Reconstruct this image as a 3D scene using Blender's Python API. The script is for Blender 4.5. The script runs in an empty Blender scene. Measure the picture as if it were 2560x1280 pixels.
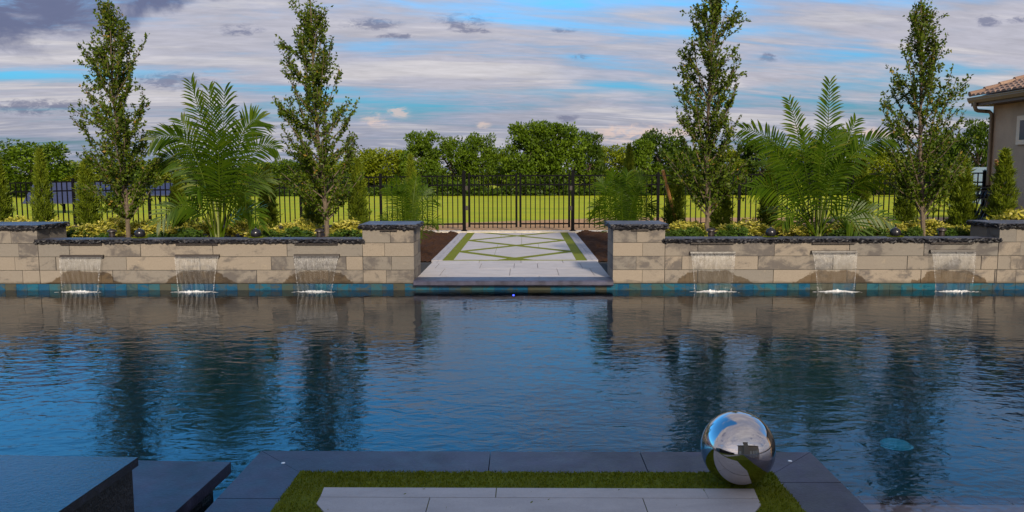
import bpy, math, random
import numpy as np
from mathutils import Vector, Matrix
R = math.radians
S = bpy.context.scene
COL = S.collection

# ------------------------------------------------------------------ camera
FPX = 2000.0
CAM = np.array((0.0, 0.0, 1.40))
PITCH = math.atan(214 / FPX)
YAW = math.atan(30 / math.hypot(FPX, 214))
ROLL = R(0.16)
fwd = np.array((-math.sin(YAW) * math.cos(PITCH), math.cos(YAW) * math.cos(PITCH), -math.sin(PITCH)))
rgt = np.cross(fwd, (0, 0, 1)); rgt /= np.linalg.norm(rgt)
up = np.cross(rgt, fwd)
rgt, up = (rgt * math.cos(ROLL) - up * math.sin(ROLL), up * math.cos(ROLL) + rgt * math.sin(ROLL))

def ray(px, py):
    return fwd + rgt * ((px - 1280) / FPX) - up * ((py - 640) / FPX)
def at(px, py, Y):
    d = ray(px, py); return CAM + d * (Y / d[1])
def atz(px, py, z):
    d = ray(px, py); return CAM + d * ((z - CAM[2]) / d[2])
def zat(px, py, Y): return at(px, py, Y)[2]
def xat(px, Y, py=600): return at(px, py, Y)[0]
def pxm(Y): return FPX / Y          # pixels per metre at depth Y

cam = bpy.data.cameras.new('camera'); camo = bpy.data.objects.new('camera', cam); COL.objects.link(camo)
cam.sensor_width = 36; cam.lens = 36 * FPX / 2560; cam.clip_end = 3000; cam.clip_start = 0.05
M = Matrix((( *[float(v) for v in (rgt[0], up[0], -fwd[0])], CAM[0]), (rgt[1], up[1], -fwd[1], CAM[1]), (rgt[2], up[2], -fwd[2], CAM[2]), (0, 0, 0, 1)))
camo.matrix_world = M
S.camera = camo

# ------------------------------------------------------------------ node helpers
class NT:
    def __init__(s, nt): s.nt = nt; s.nt.nodes.clear()
    def n(s, t, ins=None, **props):
        nd = s.nt.nodes.new('ShaderNode' + t)
        for k, v in props.items(): setattr(nd, k, v)
        for k, v in (ins or {}).items():
            sock = nd.inputs[k]
            if isinstance(v, bpy.types.NodeSocket): s.nt.links.new(v, sock)
            elif isinstance(v, bpy.types.Node): s.nt.links.new(v.outputs[0], sock)
            else:
                if sock.type == 'RGBA' and len(v) == 3: v = (*v, 1)
                sock.default_value = v
        return nd
    def math(s, op, a, b=0.0, c=0.0, clamp=False):
        return s.n('Math', {0: a, 1: b, 2: c}, operation=op, use_clamp=clamp).outputs[0]
    def mix(s, f, a, b, mode='MIX'):
        nd = s.n('MixRGB', {'Fac': f, 'Color1': a, 'Color2': b}, blend_type=mode); return nd.outputs[0]
    def noise(s, vec, scale, detail=4, rough=.5, dist=0.0):
        return s.n('TexNoise', {'Vector': vec, 'Scale': scale, 'Detail': detail, 'Roughness': rough, 'Distortion': dist}).outputs[0]
    def ramp(s, f, stops):
        nd = s.n('ValToRGB', {0: f}); e = nd.color_ramp.elements
        while len(e) < len(stops): e.new(.5)
        for el, (p, c) in zip(e, stops):
            el.position = p; el.color = (*c, 1) if not isinstance(c, (int, float)) else (c, c, c, 1)
        return nd.outputs[0]
    def mapr(s, v, a, b, c=0.0, d=1.0, smooth=False):
        return s.n('MapRange', {0: v, 1: a, 2: b, 3: c, 4: d}, interpolation_type='SMOOTHSTEP' if smooth else 'LINEAR').outputs[0]
    def mapping(s, vec, scale=(1, 1, 1), loc=(0, 0, 0), rot=(0, 0, 0)):
        return s.n('Mapping', {'Vector': vec, 'Scale': scale, 'Location': loc, 'Rotation': rot}).outputs[0]
    def pos(s): return s.n('NewGeometry').outputs['Position']
    def obj(s): return s.n('TexCoord').outputs['Object']
    def attr(s, name): return s.n('Attribute', attribute_name=name)
    def out(s, sh): s.n('OutputMaterial', {'Surface': sh})
    def bump(s, h, strength=.5, dist=.01):
        return s.n('Bump', {'Height': h, 'Strength': strength, 'Distance': dist}).outputs[0]

def newmat(name):
    m = bpy.data.materials.new(name); m.use_nodes = True
    return m, NT(m.node_tree)

def plain(name, col, rough=.6, var=.25, scale=20, metal=0.0, bump=0.0, bscale=None, spec=.5):
    m, t = newmat(name)
    p = t.obj()
    n = t.noise(p, scale, 5, .6)
    f = t.mapr(n, .3, .7, 1 - var, 1 + var)
    c = t.mix(1.0, (*col, 1), t.n('CombineColor', {0: f, 1: f, 2: f}).outputs[0], 'MULTIPLY')
    ins = {'Base Color': c, 'Roughness': t.mapr(n, .3, .7, rough * .85, min(1, rough * 1.15)), 'Metallic': metal, 'Specular IOR Level': spec}
    if bump: ins['Normal'] = t.bump(t.noise(p, bscale or scale * 3, 4, .6), .6, bump)
    t.out(t.n('BsdfPrincipled', ins)); return m

def leafmat(name, cols, trans=.35, rough=.5):
    """leaf colour picked per leaf from the 'tint' attribute"""
    m, t = newmat(name)
    a = t.attr('tint').outputs['Fac']
    stops = [(i / (len(cols) - 1), c) for i, c in enumerate(cols)]
    c = t.ramp(a, stops)
    d = t.n('BsdfPrincipled', {'Base Color': c, 'Roughness': rough, 'Specular IOR Level': .18})
    c2 = t.mix(1.0, c, (1.25, 1.35, .55, 1), 'MULTIPLY')
    tr = t.n('BsdfTranslucent', {'Color': c2})
    t.out(t.n('MixShader', {0: trans, 1: d.outputs[0], 2: tr.outputs[0]}).outputs[0]); return m

# ------------------------------------------------------------------ object helpers
def tag(o, label=None, cat=None, group=None, kind=None):
    if label: o['label'] = label
    if cat: o['category'] = cat
    if group: o['group'] = group
    if kind: o['kind'] = kind
    return o
def thing(name, label, cat, loc=(0, 0, 0), rz=0.0, group=None):
    o = bpy.data.objects.new(name, None); COL.objects.link(o)
    o.location = [float(v) for v in loc]; o.rotation_euler = (0, 0, rz); o.empty_display_size = .1
    return tag(o, label, cat, group)
def link(name, me, mat=None, parent=None, loc=None):
    o = bpy.data.objects.new(name, me); COL.objects.link(o)
    if mat is not None and not me.materials: me.materials.append(mat)
    if parent: o.parent = parent
    if loc is not None: o.location = [float(v) for v in loc]
    return o
def np_mesh(name, V, F, tint=None, smooth=False):
    """V (n,3); F (m,4) or (m,3) int arrays, tint per vertex"""
    me = bpy.data.meshes.new(name)
    V = np.asarray(V, np.float32); F = np.asarray(F, np.int32)
    k = F.shape[1]
    me.vertices.add(len(V)); me.vertices.foreach_set('co', V.ravel())
    me.loops.add(F.size); me.loops.foreach_set('vertex_index', F.ravel())
    me.polygons.add(len(F)); me.polygons.foreach_set('loop_start', np.arange(0, F.size, k, dtype=np.int32))
    me.polygons.foreach_set('loop_total', np.full(len(F), k, np.int32))
    me.update(calc_edges=True); me.validate()
    if tint is not None:
        a = me.attributes.new('tint', 'FLOAT', 'POINT'); a.data.foreach_set('value', np.asarray(tint, np.float32))
    if smooth: me.polygons.foreach_set('use_smooth', np.ones(len(F), bool))
    return me

class MB:
    """collects shapes, then links ONE mesh object"""
    def __init__(s): s.v = []; s.f = []; s.t = []; s.c = 0.0
    def add(s, vs, fs):
        b = len(s.v); s.v += [tuple(float(c) for c in v) for v in vs]; s.f += [tuple(i + b for i in f) for f in fs]; s.t += [s.c] * len(vs)
    def box(s, x0, x1, y0, y1, z0, z1, m=None):
        vs = [(x, y, z) for z in (z0, z1) for y in (y0, y1) for x in (x0, x1)]
        if m is not None: vs = [m @ Vector(v) for v in vs]
        s.add(vs, [(0, 2, 3, 1), (4, 5, 7, 6), (0, 1, 5, 4), (1, 3, 7, 5), (3, 2, 6, 7), (2, 0, 4, 6)])
    def prism(s, pts, z0, z1):
        """vertical prism over a CCW polygon of (x,y)"""
        n = len(pts)
        s.add([(p[0], p[1], z0) for p in pts] + [(p[0], p[1], z1) for p in pts],
              [tuple(range(n - 1, -1, -1)), tuple(range(n, 2 * n))] + [(i, (i + 1) % n, n + (i + 1) % n, n + i) for i in range(n)])
    def extr(s, prof, axis, a, b):
        """profile of (u,w) pairs extruded along x (u=y,w=z) or y (u=x,w=z)"""
        n = len(prof)
        mk = (lambda p, q: (q, p[0], p[1])) if axis == 'x' else (lambda p, q: (p[0], q, p[1]))
        s.add([mk(p, a) for p in prof] + [mk(p, b) for p in prof],
              [tuple(range(n - 1, -1, -1)), tuple(range(n, 2 * n))] + [(i, (i + 1) % n, n + (i + 1) % n, n + i) for i in range(n)])
    def lathe(s, prof, c=(0, 0, 0), seg=24):
        rings = []
        b = len(s.v); vs = []
        for r, z in prof:
            for k in range(seg):
                a = 2 * math.pi * k / seg; vs.append((c[0] + r * math.cos(a), c[1] + r * math.sin(a), c[2] + z))
        fs = []
        for i in range(len(prof) - 1):
            for k in range(seg):
                k2 = (k + 1) % seg; fs.append((i * seg + k, i * seg + k2, (i + 1) * seg + k2, (i + 1) * seg + k))
        fs.append(tuple(range(seg - 1, -1, -1))); fs.append(tuple(range((len(prof) - 1) * seg, len(prof) * seg)))
        s.add(vs, fs)
    def tube(s, pts, rad, seg=6):
        pts = [Vector([float(c) for c in p]) for p in pts]; n = len(pts)
        if not hasattr(rad, '__len__'): rad = [rad] * n
        vs = []
        for i, p in enumerate(pts):
            t = (pts[min(i + 1, n - 1)] - pts[max(i - 1, 0)]).normalized()
            a = t.cross(Vector((0, 0, 1)));
            if a.length < 1e-3: a = t.cross(Vector((1, 0, 0)))
            a.normalize(); b = t.cross(a)
            for k in range(seg):
                q = 2 * math.pi * k / seg; vs.append(p + (a * math.cos(q) + b * math.sin(q)) * rad[i])
        fs = [(i * seg + k, i * seg + (k + 1) % seg, (i + 1) * seg + (k + 1) % seg, (i + 1) * seg + k) for i in range(n - 1) for k in range(seg)]
        fs += [tuple(range(seg - 1, -1, -1)), tuple(range((n - 1) * seg, n * seg))]
        s.add(vs, fs)
    def mesh(s, name, smooth=False):
        me = bpy.data.meshes.new(name); me.from_pydata(s.v, [], s.f); me.update()
        a = me.attributes.new('tint', 'FLOAT', 'POINT'); a.data.foreach_set('value', np.array(s.t, np.float32))
        if smooth:
            me.polygons.foreach_set('use_smooth', np.ones(len(me.polygons), bool))
            me.set_sharp_from_angle(angle=R(40))
        return me
    def build(s, name, mat, parent=None, smooth=False):
        return link(name, s.mesh(name, smooth), mat, parent)

def leaves(P, D, N, L, W, tint):
    """rhombic leaves: base P, direction D, normal N (all (n,3)), length L and half width W (n,)"""
    D = D / np.linalg.norm(D, axis=1, keepdims=True)
    Sd = np.cross(D, N); Sd /= (np.linalg.norm(Sd, axis=1, keepdims=True) + 1e-9)
    Nn = np.cross(Sd, D)
    L = L[:, None]; W = W[:, None]
    mid = P + D * L * .45
    V = np.stack([P, mid + Sd * W + Nn * W * .35, P + D * L - Nn * L * .12, mid - Sd * W + Nn * W * .35], 1).reshape(-1, 3)
    n = len(P); F = np.arange(4 * n).reshape(n, 4)
    return V, F, np.repeat(tint, 4)

def rnd_dir(rng, n):
    v = rng.normal(size=(n, 3)); return v / np.linalg.norm(v, axis=1, keepdims=True)

# ------------------------------------------------------------------ world + sun
SUN_EL, SUN_AZ = R(27), R(166)      # azimuth clockwise from +Y: the sun is low behind the camera, a little to the right
W = bpy.data.worlds.new('World'); S.world = W; W.use_nodes = True
t = NT(W.node_tree)
g = t.n('TexCoord').outputs['Generated']
xyz = t.n('SeparateXYZ', {0: g})
X_, Y_, Z_ = xyz.outputs
sky = t.n('TexSky', sky_type='NISHITA', sun_disc=False, sun_elevation=SUN_EL, sun_rotation=SUN_AZ, air_density=1.0, dust_density=1.2, ozone_density=2.5)
zz = t.math('ADD', t.math('MAXIMUM', Z_, 0.0), .13)
P = t.n('CombineXYZ', {0: t.math('DIVIDE', X_, zz), 1: t.math('DIVIDE', Y_, zz), 2: 0.0}).outputs[0]
ya = t.math('MAXIMUM', t.math('ABSOLUTE', Y_), .05)
U = t.math('DIVIDE', X_, ya); Wv = t.math('DIVIDE', Z_, ya)
_hz = t.mapr(t.math('DIVIDE', Z_, t.math('MAXIMUM', t.math('ABSOLUTE', Y_), .05)), .04, .36, .32, 2.1)
bg_sky = t.n('Background', {0: t.mix(1.0, t.mix(1.0, sky.outputs[0], (.32, .92, 1.24, 1), 'MULTIPLY'), t.n('CombineColor', {0: _hz, 1: _hz, 2: _hz}).outputs[0], 'MULTIPLY'), 1: .10})
def gauss(u0, w0, su, sw, front=True):
    a = t.math('POWER', t.math('DIVIDE', t.math('SUBTRACT', U, u0), su), 2.0)
    b = t.math('POWER', t.math('DIVIDE', t.math('SUBTRACT', Wv, w0), sw), 2.0)
    e = t.math('EXPONENT', t.math('MULTIPLY', t.math('ADD', a, b), -1.0))
    return t.math('MULTIPLY', e, FRONT)
FRONT = t.mapr(Y_, 0.0, .2)
rot = t.mapping(P, rot=(0, 0, R(-10)))
UW = t.n('CombineXYZ', {0: U, 1: Wv, 2: t.math('MULTIPLY', Y_, .7)}).outputs[0]
wide = t.noise(t.mapping(rot, (.50, 1.15, 1)), 1.0, 5, .52, .5)
streak = t.noise(t.mapping(rot, (.75, 2.9, 1), (3, 1, 0)), 1.0, 7, .60, .9)
fine = t.noise(t.mapping(rot, (2.6, 6.5, 1), (7, 2, 0)), 1.0, 6, .62, .8)
cov = t.math('ADD', t.math('ADD', t.math('MULTIPLY', wide, .60), t.math('MULTIPLY', streak, .40)), t.math('MULTIPLY', t.math('SUBTRACT', fine, .5), .16))
hole = t.math('ADD', gauss(.05, .235, .17, .045), t.math('MULTIPLY', gauss(.55, .10, .20, .05), .55))
hole = t.math('ADD', hole, t.math('MULTIPLY', gauss(-.62, .115, .10, .014), .45))
hole = t.math('ADD', hole, t.math('MULTIPLY', gauss(.12, .10, .16, .010), .45))
hole = t.math('ADD', hole, t.math('MULTIPLY', gauss(.22, .168, .10, .008), .6))
cov = t.math('SUBTRACT', cov, t.math('MULTIPLY', hole, .17))
high = t.math('MULTIPLY', t.math('MULTIPLY', t.mapr(Wv, .215, .31, 0, 1, True), t.mapr(U, .05, -.35, .25, 1.2)), FRONT)
cov = t.math('SUBTRACT', cov, t.math('MULTIPLY', high, .30))
cov = t.math('ADD', t.math('ADD', cov, t.mapr(Y_, .15, -.15, 0, .07)), t.mapr(Z_, .48, .72, 0, .16))
cloud_f = t.mapr(cov, .29, .50, .0, 1.0, True)
veil = t.mix(t.mapr(Wv, .02, .13, 0, 1, True), (.250, .262, .335, 1), (.372, .360, .412, 1))
veil = t.mix(t.mapr(streak, .46, .62, 0, .75, True), veil, (.510, .480, .485, 1))
veil = t.mix(t.math('MULTIPLY', t.mapr(wide, .38, .56, 1, 0, True), .65), veil, (.245, .275, .385, 1))
_f = t.mapr(t.math('ADD', t.math('MULTIPLY', fine, .6), t.math('MULTIPLY', t.noise(t.mapping(rot, (7, 20, 1)), 1.0, 5, .65, .6), .4)), .35, .65, .86, 1.14)
veil = t.mix(1.0, veil, t.n('CombineColor', {0: _f, 1: _f, 2: _f}).outputs[0], 'MULTIPLY')
edge = t.noise(t.mapping(UW, (7, 17, 1), (5, 5, 0)), 1.0, 7, .60, .4)
rag = t.noise(t.mapping(UW, (50, 130, 1), (1, 5, 0)), 1.0, 7, .68, .5)
cum = t.noise(t.mapping(P, (1.5, 2.9, 1), (1.7, 8.3, 0)), 1.0, 7, .55, .25)
dark = t.mapr(cum, .56, .66, 0, .7, True)
bank_w = t.math('SUBTRACT', Wv, t.math('ADD', .142, t.math('MULTIPLY', t.math('ADD', U, .655), .165)))
bank = t.math('ADD', bank_w, t.math('MULTIPLY', t.math('SUBTRACT', edge, .5), .13))
bank = t.math('MULTIPLY', t.mapr(bank, -.004, .026, 0, 1, True), t.mapr(t.math('ADD', U, t.math('MULTIPLY', t.math('SUBTRACT', edge, .5), .4)), -.24, -.36, 0, 1, True))
bank = t.math('MULTIPLY', t.math('MULTIPLY', bank, t.mapr(Wv, .29, .23, 0, 1, True)), FRONT)
bank = t.math('MULTIPLY', bank, t.mapr(edge, .50, .68, 1.0, .45, True))
def puffs(lst, gain, lo_, hi_, mx):
    q_ = None
    for a_ in lst:
        gq = gauss(*a_); q_ = gq if q_ is None else t.math('MAXIMUM', q_, gq)
    k_ = t.math('MULTIPLY', q_, t.math('ADD', .55, t.math('MULTIPLY', t.math('SUBTRACT', rag, .5), gain)))
    return t.math('MULTIPLY', t.mapr(k_, lo_, hi_, 0, mx, True), FRONT)
small = puffs(((-.60, .080, .08, .012), (-.435, .112, .06, .013), (-.345, .172, .034, .008), (-.19, .178, .042, .008), (-.155, .164, .03, .004), (-.075, .181, .040, .012), (-.06, .170, .03, .004), (.05, .170, .016, .004), (.56, .178, .018, .008), (.60, .179, .02, .005), (.07, .138, .014, .004), (.30, .137, .016, .006), (.055, .063, .018, .006), (-.33, .066, .03, .003), (.42, .248, .12, .012), (-.53, .196, .03, .005)), 2.8, .15, .62, .72)
dk = t.math('MAXIMUM', t.math('MAXIMUM', t.math('MULTIPLY', dark, t.mapr(Y_, .2, -.1)), bank), small)
cloud_c = t.mix(dk, veil, t.mix(edge, (.080, .092, .165, 1), (.15, .15, .235, 1)))
puff = puffs(((-.18, .064, .026, .012), (-.155, .072, .018, .010), (.135, .044, .07, .014), (.335, .044, .014, .018), (.45, .043, .06, .011), (.20, .05, .035, .012), (-.05, .055, .012, .005)), 2.4, .15, .66, .8)
cloud_c = t.mix(puff, cloud_c, (.60, .455, .40, 1))
# the cloud round the low sun, behind the camera, is the brightest part of the sky
glow = t.math('MULTIPLY', t.mapr(Y_, -.35, -.95, 0, 1, True), t.mapr(Z_, .75, .2, 0, 1, True))
cloud_c = t.mix(glow, cloud_c, t.mix(1.0, cloud_c, (2.3, 2.1, 1.8, 1), 'MULTIPLY'))
fac = t.math('MAXIMUM', t.math('MAXIMUM', cloud_f, dk), puff, clamp=True)
fac = t.math('MULTIPLY', fac, .97)
bg_cl = t.n('Background', {0: cloud_c, 1: 1.0})
t.n('OutputWorld', {0: t.n('MixShader', {0: fac, 1: bg_sky.outputs[0], 2: bg_cl.outputs[0]}).outputs[0]})
W.cycles.sampling_method = 'MANUAL'; W.cycles.sample_map_resolution = 1024

sun = bpy.data.lights.new('sun', 'SUN'); so = bpy.data.objects.new('sun', sun); COL.objects.link(so)
sun.energy = 4.4; sun.angle = R(5); sun.color = (1.0, .87, .70)
sd = Vector((math.sin(SUN_AZ) * math.cos(SUN_EL), math.cos(SUN_AZ) * math.cos(SUN_EL), math.sin(SUN_EL)))
so.rotation_euler = sd.to_track_quat('Z', 'Y').to_euler()
S.view_settings.view_transform = 'Standard'; S.view_settings.look = 'None'; S.view_settings.exposure = 0.42; S.view_settings.gamma = 1.0

# ------------------------------------------------------------------ main dimensions
Z0 = -0.015                 # paving level
WZ = -0.147                 # water level
YW = 10.30                  # front face of the wall
WB = -0.06                  # bottom of the blocks
CH = 0.177                  # course height
YB = YW + .67               # back of the pillars
AX = -0.145                 # centre axis of the path
BED = .43
xL0, xL1, xP0, xP1 = xat(94, YW), xat(906, YW), xat(906, YW), xat(1034, YW)
xQ0, xQ1, xR0, xR1 = xat(1533, YW), xat(1663, YW), xat(1663, YW), xat(2497, YW)
FY = 18.4                   # fence line

def fence_top(px):
    return float(np.interp(px, [-400, 40, 185, 430, 660, 950, 1160, 1432, 1650, 1850, 2200, 2460], [460, 452, 448.5, 446.6, 443, 437, 434, 433, 433, 430.5, 429.5, 427]))
# ------------------------------------------------------------------ materials
m_stone_dark = None
def dark_stone(name, col, rough=.45, bump=.006):
    m, t = newmat(name)
    p = t.obj(); a = t.noise(p, 9, 6, .65); b = t.noise(p, 70, 4, .6)
    dz = t.noise(t.mapping(p, (1, 1, 1), (4, 2, 0)), 2.3, 5, .7, .6)
    f = t.math('MULTIPLY', t.mapr(t.math('ADD', a, t.math('MULTIPLY', b, .6)), .55, 1.05, .55, 1.6), t.mapr(dz, .38, .66, .78, 1.75))
    c = t.mix(1.0, (*col, 1), t.n('CombineColor', {0: f, 1: f, 2: f}).outputs[0], 'MULTIPLY')
    t.out(t.n('BsdfPrincipled', {'Base Color': c, 'Roughness': t.mapr(a, .3, .7, rough * .8, rough * 1.25), 'Normal': t.bump(t.math('ADD', a, b), .5, bump)}))
    return m
M_CAP = dark_stone('cap_stone', (.040, .042, .058), .5, .008)
M_CHIP = dark_stone('chiselled_stone', (.009, .009, .012), .45, .02)
M_COPE = dark_stone('coping_stone', (.026, .026, .046), .45, .003)
M_SPA = dark_stone('wet_spa_stone', (.012, .014, .026), .16, .004)
M_BLACK = plain('black_aluminium', (.003, .003, .004), .6, .15, 40, spec=.06)
M_BRONZE = plain('bronze_metal', (.018, .012, .009), .45, .3, 40)

def block_mat(name, wets):
    m, t = newmat(name)
    a = t.attr('tint').outputs['Fac']
    p = t.pos(); o = t.n('CombineXYZ', {0: t.math('MULTIPLY', a, 37.0), 1: t.math('MULTIPLY', a, 91.0), 2: t.math('MULTIPLY', a, 53.0)}).outputs[0]
    q = t.n('VectorMath', {0: p, 1: o}, operation='ADD').outputs[0]
    big = t.noise(t.mapping(q, (2.6, 2.6, 4.5)), 1.0, 5, .62, .8)
    med = t.noise(q, 9, 6, .7); fin = t.noise(q, 120, 3, .7)
    base = t.mix(t.mapr(t.math('FRACT', t.math('MULTIPLY', a, 7.31)), 0, 1), (.225, .190, .150, 1), (.150, .139, .124, 1))
    dk = t.mapr(t.math('ADD', t.math('ADD', big, t.math('MULTIPLY', t.math('SUBTRACT', t.math('FRACT', t.math('MULTIPLY', a, 13.7)), .5), .24)), t.math('MULTIPLY', t.math('SUBTRACT', med, .5), .42)), .47, .66, 0, .85, True)
    c = t.mix(dk, base, (.075, .068, .066, 1))
    c = t.mix(t.mapr(fin, .32, .46, .65, 0), c, (.13, .10, .075, 1))
    c = t.mix(t.mapr(med, .60, .75, 0, .35), c, (.36, .29, .20, 1))
    # wet stain on the blocks behind each spillway
    x = t.n('SeparateXYZ', {0: p}); wet = None
    nz = t.math('MULTIPLY', t.math('SUBTRACT', t.noise(p, 6, 6, .65), .5), .42)
    for xc in wets:
        hw = t.mapr(x.outputs[2], WB, WB + CH, .50, .24)
        d = t.math('SUBTRACT', hw, t.math('ABSOLUTE', t.math('SUBTRACT', x.outputs[0], xc)))
        k = t.mapr(t.math('ADD', d, nz), 0.0, .02)
        wet = k if wet is None else t.math('MAXIMUM', wet, k)
    damp = t.mapr(t.math('ADD', x.outputs[2], t.math('MULTIPLY', t.math('SUBTRACT', med, .5), .07)), WB + .004, WB + .035, .62, 0)
    c = t.mix(damp, c, (.055, .045, .032, 1))
    top = t.mapr(t.math('ADD', x.outputs[2], t.math('MULTIPLY', nz, .35)), WB + CH - .012, WB + CH - .022)
    if wet is not None:
        wet = t.math('MULTIPLY', wet, top)
        c = t.mix(wet, c, t.mix(1.0, c, (.40, .32, .22, 1), 'MULTIPLY'))
        rough = t.mapr(wet, 0, 1, .85, .35)
    else: rough = .85
    t.out(t.n('BsdfPrincipled', {'Base Color': c, 'Roughness': rough, 'Specular IOR Level': .25, 'Normal': t.bump(t.math('ADD', med, t.math('MULTIPLY', fin, .5)), .8, .012)}))
    return m
spill_px = [(149, 257, 640), (437, 547, 639), (734, 848, 638), (1726, 1839, 631), (2030, 2143, 629), (2327, 2439, 627)]
SP = []
for a, b, y in spill_px:
    SP.append((xat(a, YW - .04, y), xat(b, YW - .04, y), zat((a + b) / 2, y, YW - .04)))
wetL = [(s[0] + s[1]) / 2 for s in SP[:3]]; wetR = [(s[0] + s[1]) / 2 for s in SP[3:]]
M_BLK_L = block_mat('tumbled_block_left', wetL); M_BLK_R = block_mat('tumbled_block_right', wetR); M_BLK = block_mat('tumbled_block', [])
M_JOINT = plain('dark_joint', (.014, .012, .010), .9, .2)  # even dark fill seen in the block joints and under the paving

def paver_mat():
    m, t = newmat('porcelain_paver')
    a = t.attr('tint').outputs['Fac']; p = t.pos()
    n = t.noise(t.mapping(p, (1, 2.2, 1)), 3.0, 6, .65, .5); f = t.noise(p, 130, 3, .6); s = t.noise(p, 14, 5, .7)
    k = t.math('ADD', t.mapr(n, .3, .7, .86, 1.10), t.math('ADD', t.mapr(a, 0, 1, -.05, .05), t.mapr(f, .3, .7, -.06, .06)))
    c = t.mix(1.0, (.375, .345, .335, 1), t.n('CombineColor', {0: k, 1: k, 2: k}).outputs[0], 'MULTIPLY')
    c = t.mix(t.mapr(s, .58, .74, 0, .35), c, (.24, .205, .18, 1)); st = t.noise(p, 1.7, 6, .7, .8); c = t.mix(t.mapr(st, .52, .70, 0, .35), c, (.27, .245, .23, 1))
    t.out(t.n('BsdfPrincipled', {'Base Color': c, 'Roughness': .6, 'Normal': t.bump(f, .4, .002)})); return m
M_PAVE = paver_mat()
M_PBORD = plain('grey_border_paver', (.26, .25, .27), .7, .3, 12, bump=.003)
def turf_mat(name, c1, c2, sc=60):
    m, t = newmat(name)
    p = t.pos(); n = t.noise(p, sc, 5, .75); b = t.noise(p, 5, 4, .6)
    c = t.mix(t.mapr(n, .32, .68), (*c1, 1), (*c2, 1)); c = t.mix(t.mapr(b, .4, .62, 0, .45), c, (c1[0] * 1.15, c1[1] * .9, c1[2], 1))
    t.out(t.n('BsdfPrincipled', {'Base Color': c, 'Roughness': .85, 'Specular IOR Level': .2, 'Normal': t.bump(t.noise(p, sc * 2.5, 3, .7), 1.0, .008)})); return m
M_TURF = turf_mat('artificial_turf', (.085, .112, .003), (.19, .215, .007), 90)
M_MULCH = None
def mulch_mat():
    m, t = newmat('dark_mulch')
    p = t.pos(); n = t.noise(t.mapping(p, (1, 1, 1)), 45, 6, .75, .6); b = t.noise(p, 8, 4, .6)
    c = t.ramp(n, [(.3, (.014, .007, .004)), (.52, (.060, .030, .017)), (.72, (.13, .068, .038))])
    c = t.mix(t.mapr(b, .4, .65, 0, .5), c, (.05, .026, .015, 1))
    t.out(t.n('BsdfPrincipled', {'Base Color': c, 'Roughness': .95, 'Specular IOR Level': .05, 'Normal': t.bump(t.math('ADD', n, b), 1.0, .03)})); return m
M_MULCH = mulch_mat()
M_CONC = plain('pale_concrete', (.46, .41, .34), .85, .22, 8, bump=.003)

def ground_mat():
    m, t = newmat('lawn_and_soil')
    p = t.pos(); x = t.n('SeparateXYZ', {0: p})
    n1 = t.noise(p, .35, 4, .6); n2 = t.noise(p, 3.5, 5, .7); n3 = t.noise(p, 26, 4, .7)
    g = t.mix(t.mapr(n1, .35, .65), (.20, .265, .004, 1), (.27, .305, .005, 1))
    g = t.mix(t.mapr(n2, .35, .65), g, (.17, .185, .016, 1)) if False else t.mix(t.mapr(n2, .4, .7, 0, .5), g, (.31, .33, .008, 1))
    k = t.mapr(n3, .3, .7, .8, 1.2); g = t.mix(1.0, g, t.n('CombineColor', {0: k, 1: k, 2: k}).outputs[0], 'MULTIPLY')
    wp = t.noise(p, .12, 5, .65, .6); g = t.mix(t.mapr(wp, .50, .66, 0, .55, True), g, (.15, .20, .004, 1))
    # mown bands across the field
    band = t.noise(t.mapping(p, (.02, .22, 0)), 1.0, 3, .5); g = t.mix(t.mapr(band, .42, .58, 0, .45), g, (.34, .31, .006, 1))
    soil = t.ramp(t.noise(t.mapping(p, (1, 1, 1)), 9, 7, .75), [(.28, (.13, .075, .038)), (.5, (.33, .195, .095)), (.7, (.47, .31, .17))])
    edgeY = t.mapr(x.outputs[0], -7.5, 3.0, 19.4, 27.0)
    s = t.mapr(t.math('SUBTRACT', t.math('ADD', edgeY, t.math('MULTIPLY', t.math('SUBTRACT', n2, .5), 1.6)), x.outputs[1]), -.35, .35, 0, 1, True)
    c = t.mix(s, g, soil)
    bedm = t.math('MULTIPLY', t.mapr(x.outputs[1], 17.6, 17.3), t.mapr(x.outputs[1], 10.5, 10.6))
    mul = t.ramp(n3, [(.3, (.012, .007, .005)), (.7, (.09, .05, .032))])
    c = t.mix(bedm, c, mul)
    t.out(t.n('BsdfPrincipled', {'Base Color': c, 'Roughness': .95, 'Specular IOR Level': .15, 'Normal': t.bump(n3, .6, .03)})); return m
M_GROUND = ground_mat()

# ------------------------------------------------------------------ ground sheet
def gz(x, y):
    """height of the terrain sheet"""
    if y < 10.9 and abs(x) < 9.2: return -2.4
    if y < 10.9: return -.08
    f = 0.0
    if 18.6 < y < 90: f = -1.35 * ((y - 18.6) / 71.4) ** .95
    elif y >= 90: f = -1.35
    if y > 18.6: f += -.20 * max(0, min(1, (-3 - x) / 6)) * max(0, 1 - (y - 18.6) / 40)
    inbed = (xL0 - .6 < x < xP1 - 1.2) or (xQ0 + 1.2 < x < xR1 + 3.5)
    if y < 18.6:
        b = BED if y < 14.5 else BED + (-.02 - BED) * min(1, (y - 14.5) / 2.6)
        if inbed: return b
        if x < xL0 - .6 or x > xR1 + 3.5: return b
        return -.10
    return f - .02
xs = np.unique(np.concatenate([np.linspace(-400, -30, 14), np.arange(-30, -9.3, 1.5), [-9.21, -9.19], np.arange(-9, 9.01, .25), [9.19, 9.21], np.arange(9.4, 30, 1.5), np.linspace(31, 400, 14)]))
ys = np.unique(np.concatenate([np.linspace(-300, -20, 10), np.arange(-18, 10.6, 2.0), [10.89, 10.91], np.arange(11.1, 20, .3), np.arange(20, 40, 1.0), np.arange(41, 110, 4), np.linspace(115, 900, 16)]))
V = [(x, y, gz(x, y)) for y in ys for x in xs]
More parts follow.
